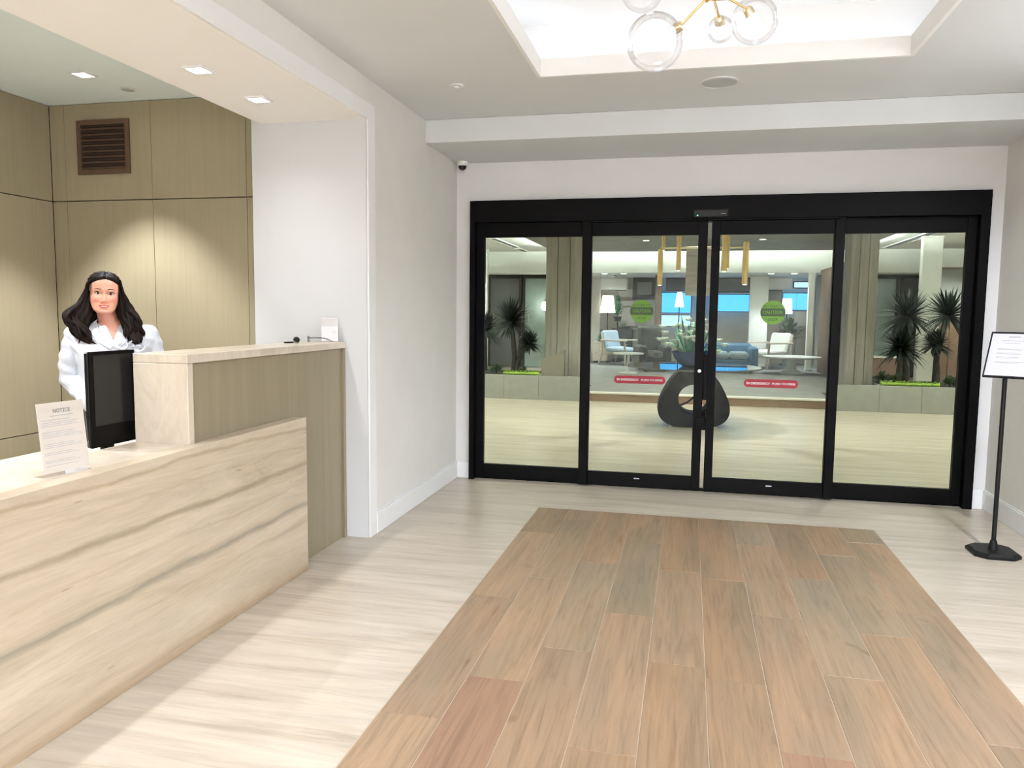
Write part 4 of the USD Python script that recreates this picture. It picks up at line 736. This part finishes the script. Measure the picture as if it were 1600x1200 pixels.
plain("eye_white", (0.55, 0.50, 0.48), 0.3); plain("iris_brown", (0.03, 0.015, 0.008), 0.15); plain("lip_red", (0.52, 0.12, 0.11), 0.35); plain("brow_dark", (0.035, 0.02, 0.014), 0.8); plain("teeth", (0.8, 0.78, 0.72), 0.3)

def hull_body(J, bones, edge=0.014, smooth=14, sub=(), quality=20):
    """One continuous skin over a skeleton: J maps a joint to (position, radius or 3 radii); bones are tuples of joints to hull."""
    S = {}
    for k, (p, r) in J.items():
        s = m3.Manifold.sphere(1.0, quality); r = (r, r, r) if np.ndim(r) == 0 else r
        S[k] = s.scale(list(map(float, r))).translate(list(map(float, p)))
    out = m3.Manifold()
    for b in bones: out = out + m3.Manifold.batch_hull([S[k] for k in b])
    for s in sub: out = out - s
    me = out.refine_to_length(edge).to_mesh(); t = trimesh.Trimesh(me.vert_properties[:, :3], me.tri_verts, process=True)
    if smooth: trimesh.smoothing.filter_taubin(t, lamb=0.5, nu=0.52, iterations=smooth)
    return t

PX, PY = -3.10, 3.655
person = thing("person", "dark-haired woman in a white shirt and black trousers standing behind the reception desk", "person", (PX, PY, 0), math.radians(40.5))
HX, HZ, HT = -0.030, 1.366, math.radians(3.0)           # head: chin height, sideways offset, tilt
# ---- head: rings of half-width, front and back profile, then features pushed out of the surface
def head_mesh():
    zt = [0.0, .006, .02, .04, .06, .08, .105, .13, .155, .18, .20, .213, .22]
    wt = [.020, .035, .0505, .0605, .067, .0715, .0745, .077, .077, .070, .055, .036, .006]
    ft = [.066, .078, .084, .084, .083, .084, .082, .089, .089, .078, .056, .034, .006]
    bt = [-.030, -.022, .00, .040, .062, .080, .096, .103, .101, .088, .064, .040, .006]
    from scipy.interpolate import PchipInterpolator as PI_
    W, F_, B = PI_(zt, wt), PI_(zt, ft), PI_(zt, bt)
    nz, na = 110, 128; zs = .22*(0.5-0.5*np.cos(np.linspace(0.03, math.pi-0.02, nz))); an = np.arange(na)*2*math.pi/na
    V = np.zeros((nz, na, 3)); col = np.zeros((nz, na, 3)); base = np.array(lin(224, 163, 140))
    for i, z in enumerate(zs):
        f, b, w = float(F_(z)), float(B(z)), float(W(z)); c, h = (b-f)/2, (f+b)/2      # front is -y
        ca, sa = np.cos(an), np.sin(an); e = 0.86
        x = w*np.sign(ca)*np.abs(ca)**e; y = c+h*np.sign(sa)*np.abs(sa)**e
        V[i, :, 0], V[i, :, 1], V[i, :, 2] = x, y, z
    x, y, z = V[..., 0], V[..., 1], V[..., 2]; fr = (y < 0.02)*np.clip(-(y-0.0)/0.05, 0, 1)
    g = lambda dx, dz, sx, sz: np.exp(-(dx/sx)**2-(dz/sz)**2)
    ax = np.abs(x); out = np.zeros_like(x)
    nose_h = np.interp(z, [.055, .060, .067, .077, .095, .114, .123], [0, .010, .0215, .019, .0115, .004, .0])
    nose_w = np.interp(z, [.055, .070, .095, .12], [.0115, .0105, .0075, .008])
    out += nose_h*np.exp(-(x/nose_w)**2)
    out += .0075*g(ax-.0115, z-.0640, .0055, .006)                       # nostril wings
    out += -.0085*g(ax-.031, z-.108, .0135, .0095)-.004*g(ax-.014, z-.108, .007, .012)
    out += .0035*g(ax-.030, z-.124, .022, .007)                          # brow ridge
    out += .0060*g(ax-.040, z-.075, .018, .016)                          # smiling cheeks
    out += -.0022*g(ax-.026, z-.053, .006, .014)                         # smile folds
    out += .0038*np.exp(-(x/.021)**2)*g(0, z-.0430, 1, .0048)+.0045*np.exp(-(x/.018)**2)*g(0, z-.0320, 1, .0052)-.0030*np.exp(-(x/.023)**2)*g(0, z-(.0373+.0035*(x/.022)**2), 1, .0022)
    out += -.0035*np.exp(-(x/.022)**2)*g(0, z-.0215, 1, .005)+.005*np.exp(-(x/.017)**2)*g(0, z-.009, 1, .009)
    V[..., 1] -= out*fr
    blush = .55*g(ax-.040, z-.073, .018, .014)*fr; nosep = .35*g(x, z-.066, .014, .010)*fr
    zl = .0373+.0050*(x/.022)**2; lipc = np.clip(1.25*np.exp(-(ax/.0265)**6)*np.exp(-((z-zl+.0002)/(.0078*(1-.35*(ax/.024)**2)+1e-4))**4), 0, 1)*fr
    shade = .55*g(ax-.031, z-.109, .017, .0075)*fr
    red, lips, lid = np.array(lin(222, 128, 112)), np.array(lin(186, 66, 66)), np.array(lin(165, 112, 98))
    col[:] = base
    for wgt, c in ((blush, red), (nosep, red), (shade, lid), (lipc, lips)): col = col*(1-wgt[..., None])+c*wgt[..., None]
    idx = np.arange(nz*na).reshape(nz, na); F = []
    a = idx[:-1, :]; b = np.roll(idx, -1, 1)[:-1, :]; c = np.roll(idx, -1, 1)[1:, :]; d = idx[1:, :]
    F = np.vstack([np.stack([a, b, c], -1).reshape(-1, 3), np.stack([a, c, d], -1).reshape(-1, 3)])
    Vv = np.vstack([V.reshape(-1, 3), [[0, V[0, :, 1].mean(), zs[0]], [0, V[-1, :, 1].mean(), .2205]]]); n = nz*na
    F = np.vstack([F, np.stack([np.full(na, n), np.roll(idx[0], -1), idx[0]], -1), np.stack([np.full(na, n+1), idx[-1], np.roll(idx[-1], -1)], -1)])
    return Vv, F, np.vstack([col.reshape(-1, 3), base, base])
def to_head(v):
    v = np.asarray(v, float).copy(); v[..., 2] -= .03
    c, s = math.cos(-HT), math.sin(-HT); x, z = v[..., 0].copy(), v[..., 2].copy()
    v[..., 0], v[..., 2] = c*x-s*z+HX, s*x+c*z+.03+HZ; v[..., 1] -= 0.030
    return v
HEADT = lambda m: trimesh.Trimesh(to_head(m.vertices), m.faces, process=False)
hv, hf, hc = head_mesh(); hv = to_head(hv)
ears = []
for s in (-1, 1):
    e = sphere(.030, (0, 0, 0), (.30, .62, 1.0), 3); V = e.vertices; V[:, 0] += .006*np.exp(-((np.hypot(V[:, 1]/.016, V[:, 2]/.026)-1)/.3)**2); e = rotm(e, s*math.radians(18), [0, 0, 1]); e = mv(e, s*.073, .008, .090); ears.append(HEADT(e))
# ---- body joints (local: x to her left, -y forward)
J = dict(neck0=((HX*.9, -.010, 1.405), (.046, .050, .05)), neck1=((-.008, .004, 1.31), (.050, .052, .05)), neckb=((0, .006, 1.285), (.085, .058, .03)),
         shR=((-.165, .01, 1.255), .043), shL=((.180, .01, 1.245), .043), chR=((-.085, -.015, 1.16), (.075, .092, .09)), chL=((.09, -.015, 1.155), (.075, .092, .09)),
         waR=((-.06, .0, 1.00), (.065, .088, .07)), waL=((.065, .0, 1.00), (.065, .088, .07)), hiR=((-.075, .01, .86), (.085, .105, .09)), hiL=((.08, .01, .86), (.085, .105, .09)),
         elR=((-.200, .035, 1.005), .036), wrR=((-.085, -.205, .865), .024), elL=((.235, .02, .995), .036), wrL=((.115, -.215, .865), .024),
         knR=((-.09, -.01, .47), .052), anR=((-.10, .02, .09), .034), knL=((.10, -.01, .47), .052), anL=((.11, .02, .09), .034),
         toR=((-.115, -.13, .03), (.036, .05, .022)), heR=((-.10, .035, .032), (.032, .035, .03)), toL=((.125, -.13, .03), (.036, .05, .022)), heL=((.11, .035, .032), (.032, .035, .03)))
bones = [("neck0", "neck1"), ("neck1", "neckb"), ("neckb", "shR", "chR"), ("neckb", "shL", "chL"), ("neckb", "chR", "chL"), ("chR", "chL", "waR", "waL"), ("waR", "waL", "hiR", "hiL"),
         ("shR", "elR"), ("elR", "wrR"), ("shL", "elL"), ("elL", "wrL"), ("hiR", "knR"), ("knR", "anR"), ("hiL", "knL"), ("knL", "anL"), ("anR", "heR"), ("heR", "toR"), ("anL", "heL"), ("heL", "toL")]
for s, q in ((-1, "R"), (1, "L")):
    w = np.array(J["wr"+q][0]); f = np.array([-.18*s, -.90, -.32]); f /= np.linalg.norm(f); sd = np.array([1.0, -.18*s*0-.2*s, 0]); sd -= f*np.dot(f, sd); sd /= np.linalg.norm(sd); dn = np.array([0, -.2, -1.0])
    for k, o in enumerate((-.030, -.010, .010, .028)):
        kn = w+f*.083+sd*o*1.0; J[f"pk{q}{k}"] = (kn, .0105)
        L = (.062, .074, .070, .056)[k if s > 0 else 3-k] if True else .07
        d1 = f*.8+dn*.25; d1 /= np.linalg.norm(d1); d2 = f*.7+dn*.55; d2 /= np.linalg.norm(d2)
        J[f"m{q}{k}"] = (kn+d1*L*.48, .0088); J[f"t{q}{k}"] = (kn+d1*L*.48+d2*L*.50, .0075)
        bones += [(f"pk{q}{k}", f"m{q}{k}"), (f"m{q}{k}", f"t{q}{k}")]
    J["pa"+q+"0"] = (w+f*.025-sd*.018, .017); J["pa"+q+"1"] = (w+f*.025+sd*.018, .017)
    bones += [("wr"+q, "pa"+q+"0", "pa"+q+"1"), ("pa"+q+"0", "pa"+q+"1", f"pk{q}0", f"pk{q}3", f"pk{q}1", f"pk{q}2")]
    inn = -s
    J["th0"+q] = (w+f*.028+sd*inn*.022, .014); J["th1"+q] = (w+f*.058+sd*inn*.046+dn*.008, .0105); J["th2"+q] = (w+f*.088+sd*inn*.052+dn*.014, .0085)
    bones += [("th0"+q, "th1"+q), ("th1"+q, "th2"+q)]
body = hull_body(J, bones, 0.008, 8, quality=18)
nb = len(body.vertices); bv = np.vstack([body.vertices, hv]+[e.vertices for e in ears]); bf = np.vstack([body.faces, hf+nb]); o = nb+len(hv)
for e in ears: bf = np.vstack([bf, e.faces+o]); o += len(e.vertices)
bc = np.vstack([np.tile(lin(214, 152, 130), (nb, 1)), hc]+[np.tile(lin(214, 150, 130), (len(e.vertices), 1)) for e in ears])
bp = obj("body", trimesh.Trimesh(bv, bf, process=False), "skin", person, True)
UsdGeom.PrimvarsAPI(bp).CreatePrimvar("tint", Sdf.ValueTypeNames.Color3fArray, "vertex").Set(Vt.Vec3fArray.FromNumpy(bc.astype(np.float32)))
# eyes, brows, mouth
for s in (-1, 1):
    ey = obj("eye", HEADT(sphere(.0118, (s*.0312, -.0655, .1085), (1.12, 1, .86), 3)), "eye_white", bp, True, label="eye"); 
    obj("iris", HEADT(sphere(.0068, (s*.0306, -.0735, .1085), (1, .72, .95), 3)), "iris_brown", bp, True)
    a = np.linspace(-1, 1, 9); lidp = np.stack([s*.0312+.0150*a, -.0770+.0075*a*a, .1085+.0085-.0068*a*a], -1); obj("upper_lid", HEADT(tube(lidp, np.interp(abs(a), [0, 1], [.0026, .0010]), 8)), "brow_dark", bp, True)
    br = np.stack([s*(.014+.036*(a+1)/2), -.0895+.016*((a+1)/2)**2, .1285+.0045*np.sin((a+1)/2*2.4)-.003*((a+1)/2)**3], -1); obj("eyebrow", HEADT(tube(br, np.interp(a, [-1, -.4, 1], [.0014, .0020, .0008]), 8)), "brow_dark", bp, True)
a = np.linspace(-1, 1, 13); mo = np.stack([.0200*a, -.0880+.0105*a*a, .0376+.0046*a*a], -1); obj("smile", HEADT(tube(mo, np.interp(abs(a), [0, .8, 1], [.0017, .0013, .0006]), 8)), "teeth", bp, True)

# ---- shirt: a looser shell over the torso and sleeves, open V at the neck, collar wings
JS = dict(J)
def grow(k, g, **kw):
    p, r = J[k]; r = np.array((r, r, r) if np.ndim(r) == 0 else r, float)+g; JS[k] = (kw.get("p", p), tuple(r))
for k, g in (("shR", .018), ("shL", .018), ("chR", .022), ("chL", .022), ("waR", .035), ("waL", .035), ("elR", .022), ("elL", .022), ("wrR", .016), ("wrL", .016)): grow(k, g)
JS["neckb"] = ((0, .008, 1.292), (.092, .066, .026)); JS["hmR"] = ((-.085, .0, .925), (.100, .125, .04)); JS["hmL"] = ((.09, .0, .925), (.100, .125, .04))
JS["bsR"] = ((-.082, -.085, 1.125), (.058, .045, .058)); JS["bsL"] = ((.086, -.085, 1.12), (.058, .045, .058))
JS["euR"] = ((-.199, .022, 1.12), .057); JS["euL"] = ((.222, .015, 1.11), .057)
sb = [("neckb", "shR", "chR"), ("neckb", "shL", "chL"), ("neckb", "chR", "chL"), ("chR", "chL", "bsR", "bsL"), ("chR", "chL", "bsR", "bsL", "waR", "waL"), ("waR", "waL", "hmR", "hmL"), ("shR", "euR"), ("euR", "elR"), ("elR", "wrR"), ("shL", "euL"), ("euL", "elL"), ("elL", "wrL")]
vneck = m3.Manifold(m3.Mesh(np.array([(-.075, -.30, 1.36), (.075, -.30, 1.36), (.012, -.30, 1.185), (-.075, .03, 1.40), (.075, .03, 1.40), (.012, .03, 1.25)], np.float32), np.array([(0, 2, 1), (3, 4, 5), (0, 1, 4), (0, 4, 3), (1, 2, 5), (1, 5, 4), (2, 0, 3), (2, 3, 5)], np.uint32)))
if vneck.volume() < 0 or vneck.is_empty(): vneck = m3.Manifold.batch_hull([m3.Manifold.sphere(.002, 6).translate(list(p)) for p in ((-.075, -.30, 1.36), (.075, -.30, 1.36), (.012, -.30, 1.185), (-.075, .03, 1.40), (.075, .03, 1.40), (.012, .03, 1.25))])
cut = m3.Manifold.cylinder(.16, .058, .064, 32).translate([0, 0.004, 1.285])
shirt = hull_body(JS, sb, 0.009, 10, sub=[vneck, cut], quality=18)
V = shirt.vertices.copy(); n = shirt.vertex_normals
fold = meshkit.fbm(V*np.array([14., 14., 9.]), 3, 4)-.5; cre = np.sin(V[:, 2]*95+V[:, 0]*40+6*meshkit.noise(V*11, 2))
arm = (np.abs(V[:, 0]) > .165)*1.0
shirt.vertices = V+n*(fold*.016+arm*cre*.0028)[:, None]
sp = obj("shirt", shirt, "shirt_white", person, True, label="white long-sleeved shirt")
for s in (-1, 1):
    P = np.array([(s*.060, .045, 1.335), (s*.072, -.020, 1.325), (s*.058, -.088, 1.262), (.010+s*.006, -.128, 1.195)]); Q = P+np.array([(s*.028, .012, -.020), (s*.030, -.010, -.030), (s*.030, -.018, -.030), (s*.012, -.008, -.014)])
    top = tube(P, .0045, 8); hull = [m3.Manifold.batch_hull([m3.Manifold.sphere(.0042, 10).translate(list(map(float, v))) for v in (P[i], P[i+1], Q[i], Q[i+1])]) for i in range(3)]
    cm = hull[0]+hull[1]+hull[2]; me = cm.to_mesh(); obj("collar", trimesh.Trimesh(me.vert_properties[:, :3], me.tri_verts, process=True), "shirt_white", sp, 40)
    cu = np.array(J["wr"+("R" if s < 0 else "L")][0]); eb = np.array(J["el"+("R" if s < 0 else "L")][0]); dd = (cu-eb)/np.linalg.norm(cu-eb); obj("cuff", tube([cu-dd*.035, cu-dd*.034, cu+dd*.012, cu+dd*.013], [.030, .041, .039, .030], 20), "shirt_white", sp, True)
rg = random.Random(9); ruf = []
for k in range(9):
    c = np.array([.085+rg.uniform(-.045, .06), -.128+rg.uniform(-.006, .01), 1.185+rg.uniform(-.055, .045)]); a = np.linspace(0, 5.2, 16); rr = .016+.010*a/5.2
    ruf.append(tube(np.stack([c[0]+rr*np.cos(a+k), c[1]-.004*np.sin(a*2+k)-.004, c[2]+rr*np.sin(a+k)*.9], -1), .0055, 7))
obj("ruffle", cat_(*ruf), "shirt_white", sp, True, label="ruffled scarf pinned on the chest")
for k in range(4): obj("button", sphere(.0055, (.012, -.150+.004*k, 1.165-.06*k), (1, .4, 1), 2), "faint_ink", sp, True)
# ---- trousers and shoes
JT = dict(J)
for k, g in (("hiR", .016), ("hiL", .016), ("knR", .028), ("knL", .028), ("anR", .032), ("anL", .032)):
    p, r = J[k]; JT[k] = (p, tuple(np.array((r, r, r) if np.ndim(r) == 0 else r)+g))
JT["wbR"] = ((-.075, .0, .955), (.078, .102, .02)); JT["wbL"] = ((.08, .0, .955), (.078, .102, .02))
obj("trousers", hull_body(JT, [("wbR", "wbL", "hiR", "hiL"), ("hiR", "knR"), ("knR", "anR"), ("hiL", "knL"), ("knL", "anL")], 0.014, 6), "trouser_black", person, True)
for q in "RL":
    JH = {k: (J[k][0], tuple(np.array(J[k][1])+.007)) for k in ("to"+q, "he"+q)}; obj("shoe", hull_body(JH, [("to"+q, "he"+q)], .012, 4), "black_plastic", person, True)
# ---- hair: scalp cap with a side parting, wavy masses falling to the chest, loose locks
def hair_cap():
    v, f, _ = head_mesh(); c = np.array([0, .01, .12]); d = v-c; r = np.linalg.norm(d, axis=1, keepdims=True); x, y, z = v[:, 0], v[:, 1], v[:, 2]
    line = .179-.30*np.clip(np.abs(x-.004)-.012, 0, 1)**1.0-9.0*np.clip(np.abs(x)-.030, 0, 1)**2            # hairline on the face, falling to the temples
    off = np.clip((z-line)/.012, 0, 1)*(y < .0)+(y >= .0)*np.clip((y+.0)/.01+np.clip((z-.13)/.02, 0, 1), 0, 1)
    thick = .004+.006*np.clip((z-.12)/.06, 0, 1)+.006*np.clip(y/.06, 0, 1); part = -.005*np.exp(-((x-.006)/.006)**2)*(y < .05)*(z > .15)
    g = .0016*np.sin(np.arctan2(x-.006, .20-z+.02)*46)
    nv = v+d/r*((thick+part+g)*off-.004*(1-off))[:, None]
    return trimesh.Trimesh(nv, f, process=False)
hr = obj("hair", HEADT(hair_cap()), "hair_dark", person, True, label="long dark wavy hair")
def mass(path, ra, rb, seed, n=40, m=72, groove=9, amp=.0045):
    """A closed wavy bundle: centre path, half-widths across and along depth; strand grooves run down it."""
    from scipy.interpolate import CubicSpline
    path = np.array(path, float); t = np.linspace(0, 1, len(path)); u = np.linspace(0, 1, m); C = CubicSpline(t, path)(u); A = np.interp(u, np.linspace(0, 1, len(ra)), ra); B = np.interp(u, np.linspace(0, 1, len(rb)), rb)
    A = np.convolve(np.pad(A, 4, mode="edge"), np.ones(9)/9, "valid"); B = np.convolve(np.pad(B, 4, mode="edge"), np.ones(9)/9, "valid"); A[-1] = B[-1] = A[0] = B[0] = .003
    ang = np.arange(n)*2*math.pi/n; V = []
    for i in range(m):
        ph = seed+u[i]*3.2+.8*math.sin(u[i]*9+seed); k = 1+(amp/max(A[i], .006))*(np.sin(groove*ang+ph*2)+.5*np.sin((groove*2+1)*ang-ph*3)); wx = .013*math.sin(u[i]*12+seed)*u[i]; wy = .007*math.cos(u[i]*12+seed*2)*u[i]
        V.append(np.stack([C[i, 0]+wx+A[i]*k*np.cos(ang), C[i, 1]+wy+B[i]*k*np.sin(ang), np.full(n, C[i, 2])+.004*np.sin(3*ang+seed)*u[i]], -1))
    V = np.vstack(V); F = []
    for i in range(m-1):
        for j in range(n): q = (i*n+j, i*n+(j+1) % n, (i+1)*n+(j+1) % n, (i+1)*n+j); F += [(q[0], q[2], q[1]), (q[0], q[3], q[2])]
    return trimesh.Trimesh(V, F, process=False)
H = lambda x, y, z: tuple(to_head(np.array([x, y, z])))
Z = lambda x, y, z: (x, y, z)
obj("hair_fall", mass([H(-.050, .010, .190), H(-.072, .006, .150), H(-.080, .004, .09), H(-.102, -.008, .02), Z(-.150, -.045, 1.325), Z(-.135, -.085, 1.26), Z(-.085, -.110, 1.205)], [.010, .011, .013, .028, .046, .052, .046, .034, .016], [.040, .052, .050, .044, .042, .034, .026, .015], 1.0), "hair_dark", hr, True)
obj("hair_fall", mass([H(.052, .006, .190), H(.074, .004, .155), H(.084, .0, .09), H(.104, -.012, .015), Z(.108, -.060, 1.315), Z(.112, -.100, 1.25), Z(.108, -.125, 1.205)], [.010, .012, .016, .032, .046, .052, .046, .034, .016], [.040, .052, .050, .044, .042, .034, .026, .015], 2.4), "hair_dark", hr, True)
obj("hair_fall", mass([H(0, .060, .19), H(0, .085, .12), H(0, .082, .05), Z(-.01, .06, 1.33), Z(0, .075, 1.25), Z(0, .085, 1.17)], [.055, .078, .085, .10, .105, .08], [.030, .034, .036, .036, .030, .02], 4.1, groove=15), "hair_dark", hr, True)
rg = random.Random(17); lk = []
for k in range(44):
    s = -1 if k % 2 else 1; u = rg.uniform(0, 1); y0 = rg.uniform(-.035, .045)
    st = np.array(H(s*(.030+.02*u)+.004, y0+.01, .200-.012*u)); c1 = np.array(H(s*(.072+.010*u), y0+.004, .135)); c2 = np.array(H(s*(.084+.022*u), y0-.006, .06)); c3 = np.array(H(s*(.092+.065*u)-(.02 if s < 0 else .0), y0-.035, -.01))
    e = np.array([(-.085-.075*u) if s < 0 else (.075+.075*u), -.085-.035*(1-u)+y0*.4, 1.215+rg.uniform(-.035, .035)+.03*u]); mid = (c3+e)/2+np.array([s*rg.uniform(-.006, .022), -.012, 0])
    from scipy.interpolate import CubicSpline
    q = CubicSpline([0, .2, .4, .6, .8, 1], np.array([st, c1, c2, c3, mid, e]))(np.linspace(0, 1, 34)); ww = np.linspace(0, 1, 34)
    q[:, 0] += .012*ww*np.sin(ww*14+k); q[:, 1] += .006*ww*np.cos(ww*13+k*1.7)
    lk.append(tube(q, np.interp(ww, [0, .15, .6, .92, 1], [.004, .010, .0115, .008, .0015]), 9))
obj("loose_locks", cat_(*lk), "hair_dark", hr, True, kind="stuff")
